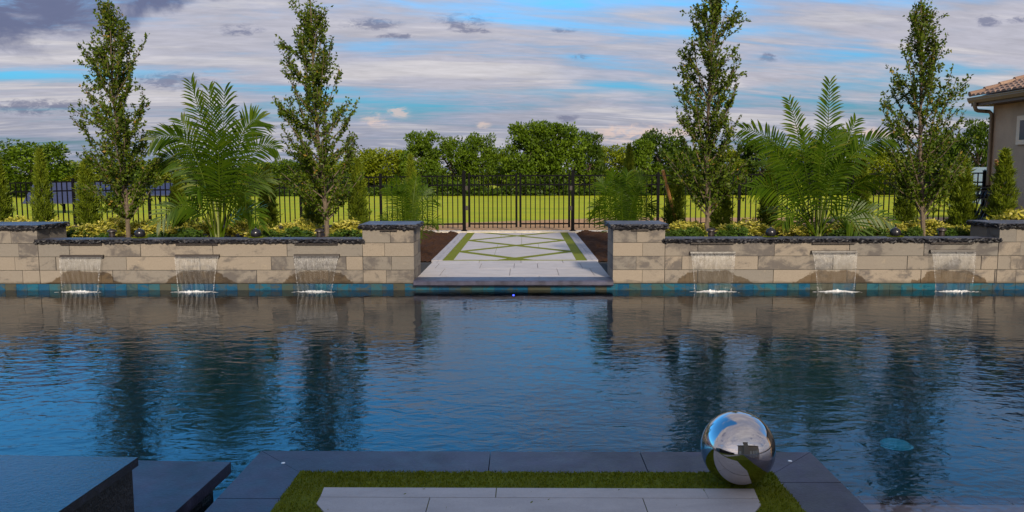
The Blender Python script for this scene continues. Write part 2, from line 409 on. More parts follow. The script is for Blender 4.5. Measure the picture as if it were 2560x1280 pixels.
nx = len(xs); F = [(j * nx + i, j * nx + i + 1, (j + 1) * nx + i + 1, (j + 1) * nx + i) for j in range(len(ys) - 1) for i in range(nx - 1)]
tag(link('ground', np_mesh('ground', V, F, smooth=True), M_GROUND), kind='structure')

# ------------------------------------------------------------------ pool shell, water
def pool_mat():
    m, t = newmat('blue_pool_plaster')
    p = t.pos(); n = t.noise(p, 1.2, 4, .6); f = t.noise(p, 40, 4, .7)
    c = t.mix(t.mapr(n, .35, .65), (.0015, .085, .115, 1), (.002, .115, .145, 1)); c = t.mix(t.mapr(f, .4, .7, 0, .3), c, (.004, .06, .09, 1))
    t.out(t.n('BsdfPrincipled', {'Base Color': c, 'Roughness': .7})); return m
M_POOL = pool_mat()
b = MB(); FLZ = -1.45
cov_ = [(-4.0, FLZ), (YW - 2.6, FLZ)] + [(YW + .01 - 2.6 * (1 - math.sin(a_)), FLZ + 1.2 * (1 - math.cos(a_))) for a_ in np.linspace(.1, math.pi / 2, 16)]
for (ya_, za_), (yb_, zb_) in zip(cov_[:-1], cov_[1:]): b.add([(-9, ya_, za_), (9, ya_, za_), (9, yb_, zb_), (-9, yb_, zb_)], [(0, 1, 2, 3)])
for x in (-9, 9): b.add([(x, -4, FLZ), (x, YW + .05, FLZ), (x, YW + .05, -.05), (x, -4, -.05)], [(0, 1, 2, 3)])
b.add([(-9, YW + .01, FLZ + 1.2), (9, YW + .01, FLZ + 1.2), (9, YW + .01, -.18), (-9, YW + .01, -.18)], [(0, 1, 2, 3)])
b.add([(-9, -4, FLZ), (9, -4, FLZ), (9, -4, -.05), (-9, -4, -.05)], [(0, 1, 2, 3)])
tag(b.build('pool_basin', M_POOL, smooth=True), kind='structure')

# waterline tile: each tile its own box in one band
def tile_mat():
    m, t = newmat('glazed_waterline_tile')
    a = t.attr('tint').outputs['Fac']; p = t.pos()
    n = t.noise(t.mapping(p, (5, 5, 7)), 1.0, 5, .6, 1.0)
    c = t.ramp(a, [(0, (.004, .045, .10)), (.3, (.004, .06, .115)), (.55, (.006, .08, .12)), (.75, (.03, .06, .055)), (1, (.05, .045, .03))])
    c = t.mix(t.mapr(n, .46, .62, 0, .7, True), c, (.045, .052, .036, 1))
    c = t.mix(t.mapr(n, .44, .36, 0, .5, True), c, (.003, .03, .055, 1))
    t.out(t.n('BsdfPrincipled', {'Base Color': c, 'Roughness': .18})); return m
rng = random.Random(5)
b = MB(); x = -9.0
b.c = .9; b.box(-9, 9, YW + .006, YW + .05, -.36, WB - .004)
while x < 9:
    w = .146; b.c = rng.random() ** 1.25
    b.box(x + .002, x + w - .002, YW + .001, YW + .008, -.20, WB - .006)
    b.c = rng.random(); b.box(x + .002, x + w - .002, YW + .001, YW + .008, -.35, -.204)
    x += w
tag(b.build('waterline_tile', tile_mat()), kind='structure')

def water_mat():
    m, t = newmat('pool_water')
    p = t.pos(); x = t.n('SeparateXYZ', {0: p})
    q = t.mapping(p, (1.0, 1.75, 1), rot=(0, 0, R(6)))
    w1 = t.noise(q, 2.4, 2, .5, .8); w2 = t.noise(t.mapping(p, (1.6, 2.5, 1), rot=(0, 0, R(-9))), 4.6, 2, .5, .9); w3 = t.noise(t.mapping(p, (1.0, 1.8, 1)), 17, 2, .5, .3)
    calm = t.noise(p, .35, 2, .5)
    gust = t.math('MULTIPLY', t.mapr(calm, .35, .65, .6, 1.2), t.mapr(x.outputs[1], 10.0, 6.5, .36, .80, True))
    h = t.math('ADD', t.math('MULTIPLY', w1, .0085), t.math('ADD', t.math('MULTIPLY', w2, .0050), t.math('MULTIPLY', w3, .00012)))
    # ripple rings where the spillways fall in
    ring = None
    for s in SP:
        dx = t.math('SUBTRACT', x.outputs[0], (s[0] + s[1]) / 2); dy = t.math('SUBTRACT', x.outputs[1], YW - .12)
        r = t.math('SQRT', t.math('ADD', t.math('MULTIPLY', t.math('MULTIPLY', dx, dx), .55), t.math('MULTIPLY', dy, dy)))
        e = t.math('MULTIPLY', t.math('SINE', t.math('ADD', t.math('MULTIPLY', r, 34.0), t.math('MULTIPLY', w1, 9.0))), t.math('EXPONENT', t.math('MULTIPLY', r, -1.6)))
        ring = e if ring is None else t.math('ADD', ring, e)
    h = t.math('MULTIPLY', t.math('ADD', h, t.math('MULTIPLY', ring, .0007)), gust)
    nrm = t.n('Bump', {'Height': h, 'Strength': 1.0, 'Distance': 1.0}).outputs[0]
    fr = t.n('Fresnel', {'IOR': 1.31, 'Normal': nrm}).outputs[0]
    gl = t.n('BsdfGlossy', {'Color': (.97, .98, 1.0, 1), 'Roughness': .01, 'Normal': nrm})
    shal = t.math('MULTIPLY', t.mapr(x.outputs[0], 1.5, 1.6), t.mapr(x.outputs[1], 3.84, 3.70))
    tr = t.n('BsdfTransparent', {'Color': t.mix(shal, (.24, .64, .76, 1), (.84, .86, .88, 1))})
    t.out(t.n('MixShader', {0: fr, 1: tr.outputs[0], 2: gl.outputs[0]}).outputs[0]); return m
b = MB(); b.add([(-9, -4, WZ), (9, -4, WZ), (9, YW + .002, WZ), (-9, YW + .002, WZ)], [(0, 1, 2, 3)])
tag(b.build('water', water_mat()), kind='structure')
# shallow ledge under the water at the right, with a tile edge
e0 = atz(2140, 1238, -.19); e1 = atz(2560, 1240, -.19)
yl = float((e0[1] + e1[1]) / 2)
M_LEDGE = plain('pale_ledge_plaster', (.30, .235, .25), .8, .3, 6)
b = MB(); b.box(1.55, 9, -4, yl, FLZ, -.20)
tag(b.build('pool_ledge', M_LEDGE), kind='structure')
b = MB(); rng = random.Random(2); x = 1.56
while x < 8.9:
    b.c = rng.random(); b.box(x, x + .072, yl - .085, yl + .003, -.215, -.193); x += .078
mt, t = newmat('ledge_edge_tile'); a = t.attr('tint').outputs['Fac']
t.out(t.n('BsdfPrincipled', {'Base Color': t.ramp(a, [(0, (.05, .035, .055)), (1, (.20, .15, .19))]), 'Roughness': .3}))
tag(b.build('ledge_edge_tile', mt), kind='structure')

# ------------------------------------------------------------------ block walls with cap stones
def blocks(mb, joints_by_row, rows, y0, y1, zb, rng, gap=.008):
    for r, js in zip(rows, joints_by_row):
        z0 = zb + r * CH
        for a, c in zip(js[:-1], js[1:]):
            mb.c = rng.random(); d = rng.uniform(-.004, .004)
            mb.box(a + gap / 2, c - gap / 2, y0 + d, y1, z0 + .003, z0 + CH - .003)
def cap_mesh(x0, x1, y0, y1, z0, z1, seed, sides=(True, True, True)):
    """slab whose visible edges are chiselled rock face: outline grid displaced by noise; returns top and edge meshes"""
    rng = np.random.default_rng(seed)
    st = .022
    per = []
    nxx = max(3, int((x1 - x0) / st)); nyy = max(3, int((y1 - y0) / st))
    for i in range(nxx): per.append((x0 + (x1 - x0) * i / nxx, y0, 0, -1))
    for i in range(nyy): per.append((x1, y0 + (y1 - y0) * i / nyy, 1, 0))
    for i in range(nxx): per.append((x1 - (x1 - x0) * i / nxx, y1, 0, 1))
    for i in range(nyy): per.append((x0, y1 - (y1 - y0) * i / nyy, -1, 0))
    n = len(per); K = 5; V = []
    for k in range(K):
        fz = k / (K - 1)
        for i, (px, py, ax, ay) in enumerate(per):
            amp = .003 if k == K - 1 else .013
            d = rng.normal() * amp + (.004 if 0 < k < K - 1 else -.006 if k == 0 else 0)
            zz = z0 + (z1 - z0) * fz + (rng.normal() * .004 if 0 < k < K - 1 else rng.normal() * .0035 if k == 0 else 0)
            V.append((px + ax * d, py + ay * d, zz))
    F = [(k * n + i, k * n + (i + 1) % n, (k + 1) * n + (i + 1) % n, (k + 1) * n + i) for k in range(K - 1) for i in range(n)]
    e = bpy.data.meshes.new('cap_edge'); e.from_pydata(V, [], F + [tuple(range(n - 1, -1, -1))])
    tp = bpy.data.meshes.new('cap_top'); tp.from_pydata(V[(K - 1) * n:], [], [tuple(range(n))])
    for me in (e, tp): me.update()
    return tp, e
def cap(parent, ox, *args, seed=1):
    x0, x1, y0, y1, z0, z1 = args
    tp, e = cap_mesh(x0, x1, y0, y1, z0, z1, seed)
    o = link('cap_stone', tp, M_CAP, parent); ee = link('chiselled_edge', e, M_CHIP, o)
    return o
def strip_light(parent, xa, xb, y, z):
    m = MB(); m.box(xa, xb, y - .028, y + .0, z - .022, z - .001); return m.build('light_strip', M_BRONZE, parent)

WT = WB + 3 * CH; PT = WB + 4 * CH
def wall_section(label, x0, x1, joints, mat, spills, seed, jpx):
    base = ((x0 + x1) / 2, YW, WB)
    t_ = thing('retaining_wall', label, 'wall', (0, 0, 0))
    rr = random.Random(seed); m = MB()
    m.c = .5
    blocks(m, joints, (0, 1, 2), YW, YW + .26, WB, rr)
    body = m.build('block_courses', mat, t_)
    m = MB(); m.box(x0 + .002, x1 - .002, YW + .007, YW + .30, WB + .001, WT - .004); m.build('mortar_core', M_JOINT, t_)
    cap(t_, 0, x0 - .028, x1 + .028 if False else x1 + .022, YW - .035, YW + .30, WT + .001, WT + .052, seed=seed)
    for (a, c, z) in spills:
        ww = (c - a)
        strip_light(t_, a + .01, c - .02, YW, WT)
        m = MB(); m.extr([(YW + .01, z - .016), (YW - .045, z - .019), (YW - .045, z - .012), (YW - .04, z + .010), (YW + .01, z + .012)], 'x', a, c)
        m.build('spillway_lip', M_BRONZE, t_)
    return t_
def J(px): return [xat(p, YW) for p in px]
wall_section('long tan block wall left of the path with three spillways and a chiselled black cap', xL0, xL1,
    [J([94, 277, 455, 638.5, 820, 906]), J([94, 136, 313, 497, 676, 864, 906]), J([94, 172, 350, 531, 716.6, 906])], M_BLK_L, SP[:3], 11, None)
wall_section('long tan block wall right of the path with three spillways and a chiselled black cap', xR0, xR1,
    [J([1663, 1746, 1936, 2121, 2307, 2492, 2497]), J([1663, 1706, 1897, 2085, 2271, 2456, 2497]), J([1663, 1745, 1937, 2125, 2311, 2497])], M_BLK_R, SP[3:], 12, None)

def pillar(label, x0, x1, joints, seed, lights=True, depth=.67):
    t_ = thing('stone_pillar', label, 'pillar', (0, 0, 0))
    rr = random.Random(seed); m = MB()
    # front half blocks run to mid depth, back half to the rear: joints show on the sides too
    for r in range(4):
        z0 = WB + r * CH; js = [x0, *J(joints[r]), x1]
        split = YW + depth * (.42 if r % 2 else .6)
        for a, c in zip(js[:-1], js[1:]):
            m.c = rr.random(); d = rr.uniform(-.003, .003)
            m.box(a + (.0025 if a > x0 else 0), c - (.0025 if c < x1 else 0), YW + d - .003, split - .0025, z0 + .003, z0 + CH - .003)
        m.c = rr.random(); m.box(x0, x1, split + .0025, YB, z0 + .003, z0 + CH - .003)
    m.build('block_courses', M_BLK, t_)
    m = MB(); m.box(x0 + .008, x1 - .008, YW + .007, YB - .008, WB + .001, PT - .004); m.build('mortar_core', M_JOINT, t_)
    cap(t_, 0, x0 - .04, x1 + .035, YW - .045, YB + .03, PT + .001, PT + .062, seed=seed)
    if lights:
        xm = x0 + (x1 - x0) * .5; strip_light(t_, xm - .08 - .02, xm + .14 - .02, YW - .004, PT)
    return t_
pillar('square stone pillar left of the path opening with a thick black cap', xP0 + .003, xP1, [[964], [978], [961], [976]], 21)
pillar('square stone pillar right of the path opening with a thick black cap', xQ0, xQ1 - .003, [[1607], [1591], [1607], [1592]], 22)
pillar('stone pillar at the far left end of the pool wall, cut by the photo edge', xL0 - 1.6, xL0 - .003, [[-90, 51], [-120, 34], [-60, 45], [-80, 28]], 23)
pillar('stone pillar at the far right end of the pool wall, below the house', xR1 + .003, xR1 + 1.6, [[2545, 2660], [2530, 2640], [2552, 2650], [2540, 2660]], 24)
# plain wall carrying on beyond the outer pillars
for sx, lab in ((-1, 'plain block wall beyond the far left pillar'), (1, 'plain block wall beyond the far right pillar')):
    a, c = ((-9.0, xL0 - 1.61) if sx < 0 else (xR1 + 1.61, 9.0))
    t_ = thing('retaining_wall', lab, 'wall'); m = MB(); rr = random.Random(31 + sx)
    for r in range(3):
        x = a + (r % 2) * .4 + .3; js = [a]
        while x < c - .2: js.append(x); x += .95
        js.append(c); blocks(m, [js], (r,), YW, YW + .26, WB, rr)
    m.build('block_courses', M_BLK, t_)
    cap(t_, 0, a, c, YW - .035, YW + .30, WT + .001, WT + .052, seed=33 + sx)

# ------------------------------------------------------------------ path opening: coping, paving, turf lattice, borders, mulch
b = MB()                                       # black bullnose coping at the pool edge
for a, c in ((xP1 - .002, xat(1310, YW)), (xat(1310, YW) + .004, xQ0 + .002)):
    zc = Z0; y0 = YW - .07; y1 = YW + .30
    b.extr([(y1, zc - .07), (y0 + .01, zc - .07), (y0 - .004, zc - .055), (y0 - .004, zc - .016), (y0 + .012, zc - .002), (y0 + .03, zc), (y1, zc)], 'x', a, c)
b.box(xP1 - .002, xQ0 + .002, YW + .002, YW + .2, WB - .01, Z0 - .069)
tag(b.build('coping', M_COPE), kind='structure')
PY0 = 12.55
b = MB(); rng = random.Random(8)
def slab(x0, x1, y0, y1, g=.0035, z=Z0):
    b.c = rng.random(); b.box(x0 + g, x1 - g, y0 + g, y1 - g, z - .05, z + rng.uniform(-.0008, .0008))
rows = [(YW + .305, YW + .44), (YW + .44, 11.55), (11.55, 12.22), (12.22, PY0)]
cuts = [[-.9, .35, 1.4], [-1.0, -.05, .62, 1.1], [-1.15, -.5, .0, .35, 1.0], [-1.2, -.55, .1, .75]]
xa, xb = xP1 - .25, xQ0 + .25
for (y0, y1), cs in zip(rows, cuts):
    lo, hi = (xP1 + .001, xQ0 - .001) if y0 < YB else (xa, xb)
    lo, hi = (xP1 + .002, xQ0 - .002)
    js = [lo, *[c + AX for c in cs], hi]
    for a, c in zip(js[:-1], js[1:]): slab(a, c, y0, y1)
tag(b.build('paving', M_PAVE), kind='structure')
b = MB(); b.box(xP1 - .3, xQ0 + .3, YW + .2, 18.2, -.12, Z0 - .028); tag(b.build('paving_bed', M_JOINT), kind='structure')
HW, STR, PY1 = 1.14, .17, 18.22
b = MB(); b.c = .5; b.box(AX - HW, AX + HW, PY0, PY1, Z0 - .06, Z0 + .004)
tag(b.build('turf_lattice', M_TURF), kind='structure')
# pale slabs between the diagonal turf joints: triangles and diamonds cut from the field
b = MB(); rng = random.Random(4)
hw = HW - STR; cy = [12.78 + 1.12 * i for i in range(0, 6)]      # diagonals cross on the axis at cy[0], cy[2].. and meet the strips at cy[1], cy[3]..
def clip(poly, a, bb, c):                       # keep a*x+b*y<=c
    out = []
    for i in range(len(poly)):
        p, q = poly[i], poly[(i + 1) % len(poly)]
        dp = a * p[0] + bb * p[1] - c; dq = a * q[0] + bb * q[1] - c
        if dp <= 0: out.append(p)
        if dp * dq < 0:
            k = dp / (dp - dq); out.append((p[0] + (q[0] - p[0]) * k, p[1] + (q[1] - p[1]) * k))
    return out
field = [(-hw, PY0 + .07), (hw, PY0 + .07), (hw, PY1 - .05), (-hw, PY1 - .05)]
step = 1.12; per2 = 2 * step; slope = step / hw; J2 = .10
cells = []
c0 = 12.80
L = math.hypot(1, slope)
for i in range(-3, 5):                          # y - slope*x between rising diagonals
    for k in range(-3, 6):                      # y + slope*x between falling diagonals
        p = field
        lo1, hi1 = c0 + i * per2 + J2 * L, c0 + (i + 1) * per2 - J2 * L
        lo2, hi2 = c0 + k * per2 + J2 * L, c0 + (k + 1) * per2 - J2 * L
        p = clip(p, -slope, 1, hi1); p = clip(p, slope, -1, -lo1) if p else p
        p = clip(p, slope, 1, hi2) if p else p; p = clip(p, -slope, -1, -lo2) if p else p
        if len(p) >= 3:
            xs_ = [q[0] for q in p]
            mx = rng.choice((-.35, .1, .42)) if max(xs_) - min(xs_) > .6 else None
            parts = [p] if mx is None else [clip(p, 1, 0, mx - .003), clip(p, -1, 0, -mx - .003)]
            for pp in parts:
                ar = sum(pp[i_][0] * pp[(i_ + 1) % len(pp)][1] - pp[(i_ + 1) % len(pp)][0] * pp[i_][1] for i_ in range(len(pp))) / 2 if len(pp) > 2 else 0
                if abs(ar) > .004:
                    if ar < 0: pp = pp[::-1]
                    b.c = rng.random(); b.prism([(q[0] + AX, q[1]) for q in pp], Z0 - .03, Z0 + .0055)
tag(b.build('path_slabs', M_PAVE), kind='structure')
b = MB()
for s in (-1, 1):
    for i in range(40):
        y = PY0 + .0 + i * .142
        for j in range(2):
            x0 = AX + s * (HW + .004 + j * .088); x1 = x0 + s * .084
            b.c = rng.random(); b.box(min(x0, x1), max(x0, x1), y + .002, y + .139, -.1, Z0 + .006 + rng.uniform(0, .003))
tag(b.build('border_pavers', M_PBORD), kind='structure')
# mulch either side
def mulch(x0, x1, y0, y1, seed):
    rg = np.random.default_rng(seed); n = 46; m_ = 60
    xs = np.linspace(x0, x1, n); ys = np.linspace(y0, y1, m_)
    V = []
    ph = rg.uniform(0, 6, 8)
    for y in ys:
        for x in xs:
            h = .018 * math.sin(x * 7 + ph[0] + y * 2) + .02 * math.sin(y * 4.3 + ph[1] - x * 3) + .014 * math.sin(x * 17 + ph[2]) * math.sin(y * 13 + ph[3])
            h += .05 * math.exp(-((y - y1 + .7) / .7) ** 2) * (0.5 + .5 * math.sin(x * 5 + ph[4]))
            e = min(1, (x - x0) / .15 if True else 1, (x1 - x) / .15, (y - y0) / .15); V.append((x, y, -.075 + max(0, e) * (.03 + h) + rg.normal() * .006 + .045))
    F = [(j * n + i, j * n + i + 1, (j + 1) * n + i + 1, (j + 1) * n + i) for j in range(m_ - 1) for i in range(n - 1)]
    return np_mesh('mulch', V, F, smooth=True)
tag(link('mulch_bed', mulch(xP1 - 1.15, AX - HW - .185, 12.56, 18.19, 3), M_MULCH), kind='structure')
tag(link('mulch_bed', mulch(AX + HW + .185, xQ0 + 1.15, 12.56, 18.19, 4), M_MULCH), kind='structure')
b = MB(); b.box(-3.6, 4.2, 18.2, 18.62, -.25, .012); tag(b.build('concrete_kerb', M_CONC), kind='structure')
# ------------------------------------------------------------------ near platform
c_l = atz(650, 1131, Z0); c_r = atz(2022, 1127, Z0)
yF = float((c_l[1] + c_r[1]) / 2) ; pxl, pxr = float(c_l[0]), float(c_r[0])
t_l = atz(748, 1185, Z0); t_r = atz(1930, 1182, Z0); yT = float((t_l[1] + t_r[1]) / 2); txl, txr = float(t_l[0]), float(t_r[0])
b = MB(); rng = random.Random(3)
def cslab(poly, z1=Z0):
    b.c = rng.random(); b.prism(poly, Z0 - .055, z1)
g = .002
s1 = float(atz(1223, 1160, Z0)[0]); s2 = float(atz(1612, 1160, Z0)[0])
cslab([(txl + g, yT), (s1 - g, yT), (s1 - g, yF), (pxl + g * 2, yF)])
cslab([(s1 + g, yT), (s2 - g, yT), (s2 - g, yF), (s1 + g, yF)], Z0 - .0006)
cslab([(s2 + g, yT), (txr - g, yT), (pxr - g * 2, yF), (s2 + g, yF)])
ym = float(atz(620, 1246, Z0)[1]); ymr = float(atz(2020, 1206, Z0)[1])
cslab([(pxl, ym + g), (txl, ym + g), (txl, yT), (pxl, yF)])
cslab([(txr, ymr + g), (pxr, ymr + g), (pxr, yF), (txr, yT)])
y = ym
while y > -3: cslab([(pxl, y - .9 + g), (txl, y - .9 + g), (txl, y - g), (pxl, y - g)], Z0 - .0005); y -= .9
y = ymr
while y > -3: cslab([(txr, y - .9 + g), (pxr, y - .9 + g), (pxr, y - g), (txr, y - g)], Z0 - .0005); y -= .9
tag(b.build('platform_coping', M_COPE), kind='structure')
b = MB(); b.box(pxl + .03, pxr - .03, -4, yF - .03, FLZ, Z0 - .054); tag(b.build('platform_base', M_COPE), kind='structure')
b = MB(); nxg, nyg = 150, 60
V = []; rg = np.random.default_rng(8)
for j in range(nyg):
    for i in range(nxg):
        fx, fy = i / (nxg - 1), j / (nyg - 1)
        x = txl + (txr - txl) * fx; y = yT - 1.6 * (1 - fy)
        ed = .004 * math.sin(x * 23) + rg.normal() * .003
        if j == nyg - 1: y += ed
        V.append((x, y, Z0 + .006 + rg.normal() * .003))
F = [(j * nxg + i, j * nxg + i + 1, (j + 1) * nxg + i + 1, (j + 1) * nxg + i) for j in range(nyg - 1) for i in range(nxg - 1)]
tag(link('platform_turf', np_mesh('platform_turf', V, F), M_TURF), kind='structure')
b = MB(); b.box(txl, txr, -4, yT - 1.6, Z0 - .03, Z0 + .005); tag(b.build('platform_turf_rear', M_TURF), kind='structure')
# pale slabs on the platform
b = MB(); rng = random.Random(12)
def pz(px, py): q = atz(px, py, Z0 + .012); return (float(q[0]), float(q[1]))
a1, a2 = pz(808, 1222), pz(1882, 1218); yA = (a1[1] + a2[1]) / 2
yM = pz(1300, 1244)[1]; yM2 = pz(1300, 1260)[1]
l2, r2 = pz(792, 1257)[0], pz(1902, 1262)[0]
xs1 = pz(1240, 1232)[0]; lM = pz(800, 1243)[0]; rM = pz(1893, 1243)[0]; xs2 = pz(1764, 1232)[0]
zt = Z0 + .012
def pslab(poly): b.c = rng.random(); b.prism(poly, Z0 - .03, zt)
pslab([(lM, yM + g), (xs1 - g, yM + g), (xs1 - g, yA), (a1[0], yA)])
pslab([(xs1 + g, yM + g), (xs2 - g * .5, yM + g), (xs2 - g * .5, yA), (xs1 + g, yA)])
pslab([(xs2 + g * .5, yM + g), (rM, yM + g), (a2[0], yA), (xs2 + g * .5, yA)])
yE = yM2 - .62
x3, x4 = pz(1070, 1260)[0], pz(1612, 1260)[0]
k = .62
pslab([(x3 - g, yE), (x3 - g, yM - g), (lM - .003, yM - g), (l2, yM2), (l2 + 1.1, yE)])if False else pslab([(l2 + .19, yM2 - .30), (x3 - g, yM2 - .30), (x3 - g, yM - g), (lM, yM - g), (l2, yM2)])
pslab([(x3 + g, yM2 - .30), (x4 - g, yM2 - .30), (x4 - g, yM - g), (x3 + g, yM - g)])
pslab([(x4 + g, yM2 - .30), (r2 - .19, yM2 - .30), (r2, yM2), (rM, yM - g), (x4 + g, yM - g)])
pslab([(txl + .9, -2), (txr - .9, -2), (txr - .9, yM2 - .42), (txl + .9, yM2 - .42)])
tag(b.build('platform_slabs', M_PAVE), kind='structure')
# fine turf blades on the near platform
rg = np.random.default_rng(15); n = 26000
px_ = np.stack([rg.uniform(txl, txr, n), yT - rg.uniform(0, .85, n) ** 1.2, np.full(n, Z0 + .004)], 1)
yy = px_[:, 1]; lft = np.where(yy > yM2, np.interp(yy, [yM2, yA], [l2, a1[0]]), l2 + (yM2 - yy) * .64); rgt_ = np.where(yy > yM2, np.interp(yy, [yM2, yA], [r2, a2[0]]), r2 - (yM2 - yy) * .64)
px_ = px_[~((yy < yA + .004) & (px_[:, 0] > lft - .004) & (px_[:, 0] < rgt_ + .004))]; n = len(px_)
D = np.stack([rg.normal(0, .5, n), rg.normal(0, .5, n), np.ones(n)], 1); V, F, T = leaves(px_, D, rnd_dir(rg, n), rg.uniform(.010, .018, n), np.full(n, .0016), rg.random(n))
tag(link('turf_blades', np_mesh('turf_blades', V, F, T), leafmat('turf_blade', [(.07, .095, .003), (.14, .17, .006), (.20, .22, .010)], .2, .8)), kind='stuff')
# the rest of the near deck behind and beside the camera
b = MB(); b.box(-30, 30, -40, -3.98, -.3, Z0 - .002); b.box(-30, -9, -4, YB, -.3, Z0 - .002); b.box(9, 30, -4, YB, -.3, Z0 - .002)
tag(b.build('deck', M_PAVE), kind='structure')

# raised dark spa at the lower left and the low slab beside it
def prism_thing(name, label, cat, parts):
    t_ = thing(name, label, cat)
    for nm, poly, z0, z1, mat in parts:
        m = MB(); m.prism(poly, z0, z1); m.build(nm, mat, t_)
    return t_
ZS = .42
q0 = atz(345, 1143, ZS); q1 = atz(0, 1137, ZS); ang = math.atan2(q0[1] - q1[1], q0[0] - q1[0])
ca, sa = math.cos(ang), math.sin(ang)
def lo(u, v, o=q0): return (float(o[0] + u * ca + v * sa * -1), float(o[1] + u * sa + v * ca))
prism_thing('raised_spa', 'raised spa block with wet dark stone top at the lower left corner', 'spa', [
    ('overflow_top', [lo(-4, -4.5), lo(0, -4.5), lo(0, 0), lo(-4, 0)], ZS - .03, ZS, M_SPA),
    ('side_wall', [lo(-3.985, -4.485), lo(-.015, -4.485), lo(-.015, -.015), lo(-3.985, -.015)], FLZ, ZS - .031, M_CHIP)])
p0 = atz(577, 1155, Z0)
prism_thing('stepping_slab', 'low dark stone slab in the pool between spa and platform', 'slab', [
    ('slab_top', [lo(-2.6, -1.5, p0), lo(0, -1.5, p0), lo(0, 0, p0), lo(-2.6, 0, p0)], Z0 - .055, Z0, M_COPE),
    ('plinth', [lo(-2.5, -1.46, p0), lo(-.05, -1.46, p0), lo(-.05, -.10, p0), lo(-2.5, -.10, p0)], FLZ, Z0 - .056, M_CHIP)])

# ------------------------------------------------------------------ falling water
def fall_mat():
    m, t = newmat('falling_water')
    o = t.n('TexCoord').outputs['Object']; x = t.n('SeparateXYZ', {0: o})
    o = t.pos(); q = t.mapping(o, (75, 1, 7)); st = t.noise(q, 1.0, 4, .65, .3); sp = t.noise(t.mapping(o, (40, 1, 22), (3, 0, 1)), 1.0, 4, .7)
    a = t.attr('tint').outputs['Fac']                # 0 at the lip, 1 at the pool
    dens = t.math('SUBTRACT', t.math('ADD', t.math('MULTIPLY', st, .55), t.math('MULTIPLY', sp, .55)), t.mapr(a, .25, .62, .0, .30, True))
    f = t.mapr(dens, .42, .74, .0, .40)
    nrm = t.bump(st, .8, .01)
    lit = t.n('BsdfPrincipled', {'Base Color': (.66, .65, .64, 1), 'Roughness': .4, 'Specular IOR Level': .25, 'Normal': nrm})
    trl = t.n('BsdfTranslucent', {'Color': (.6, .6, .62, 1)})
    lit2 = t.n('MixShader', {0: .25, 1: lit.outputs[0], 2: trl.outputs[0]})
    gl = t.n('BsdfGlossy', {'Color': (1, 1, 1, 1), 'Roughness': .35, 'Normal': nrm}); tr = t.n('BsdfTransparent', {'Color': (.93, .94, .94, 1)})
    clear = t.n('MixShader', {0: .025, 1: tr.outputs[0], 2: gl.outputs[0]})
    t.out(t.n('MixShader', {0: t.math('MULTIPLY', f, .72), 1: clear.outputs[0], 2: lit2.outputs[0]}).outputs[0]); return m
M_FALL = fall_mat()
def drop_mat():
    m, t = newmat('water_strand')
    o = t.pos(); n = t.noise(t.mapping(o, (30, 30, 60)), 1.0, 4, .7)
    lit = t.n('BsdfPrincipled', {'Base Color': (.62, .61, .60, 1), 'Roughness': .3}); tr = t.n('BsdfTransparent', {'Color': (.95, .95, .95, 1)})
    t.out(t.n('MixShader', {0: t.mapr(n, .46, .66, .0, .5), 1: tr.outputs[0], 2: lit.outputs[0]}).outputs[0]); return m
M_DROP = drop_mat()
M_FOAM = plain('white_foam', (.42, .44, .46), .5, .25, 50)
labels = ['sheet of water falling from the spillway nearest the far left pillar', 'sheet of water falling from the spillway below the tall left palm', 'sheet of water falling from the spillway nearest the pillar left of the path',
          'sheet of water falling from the spillway nearest the pillar right of the path', 'sheet of water falling from the spillway below the tall right palm', 'sheet of water falling from the spillway nearest the far right pillar']
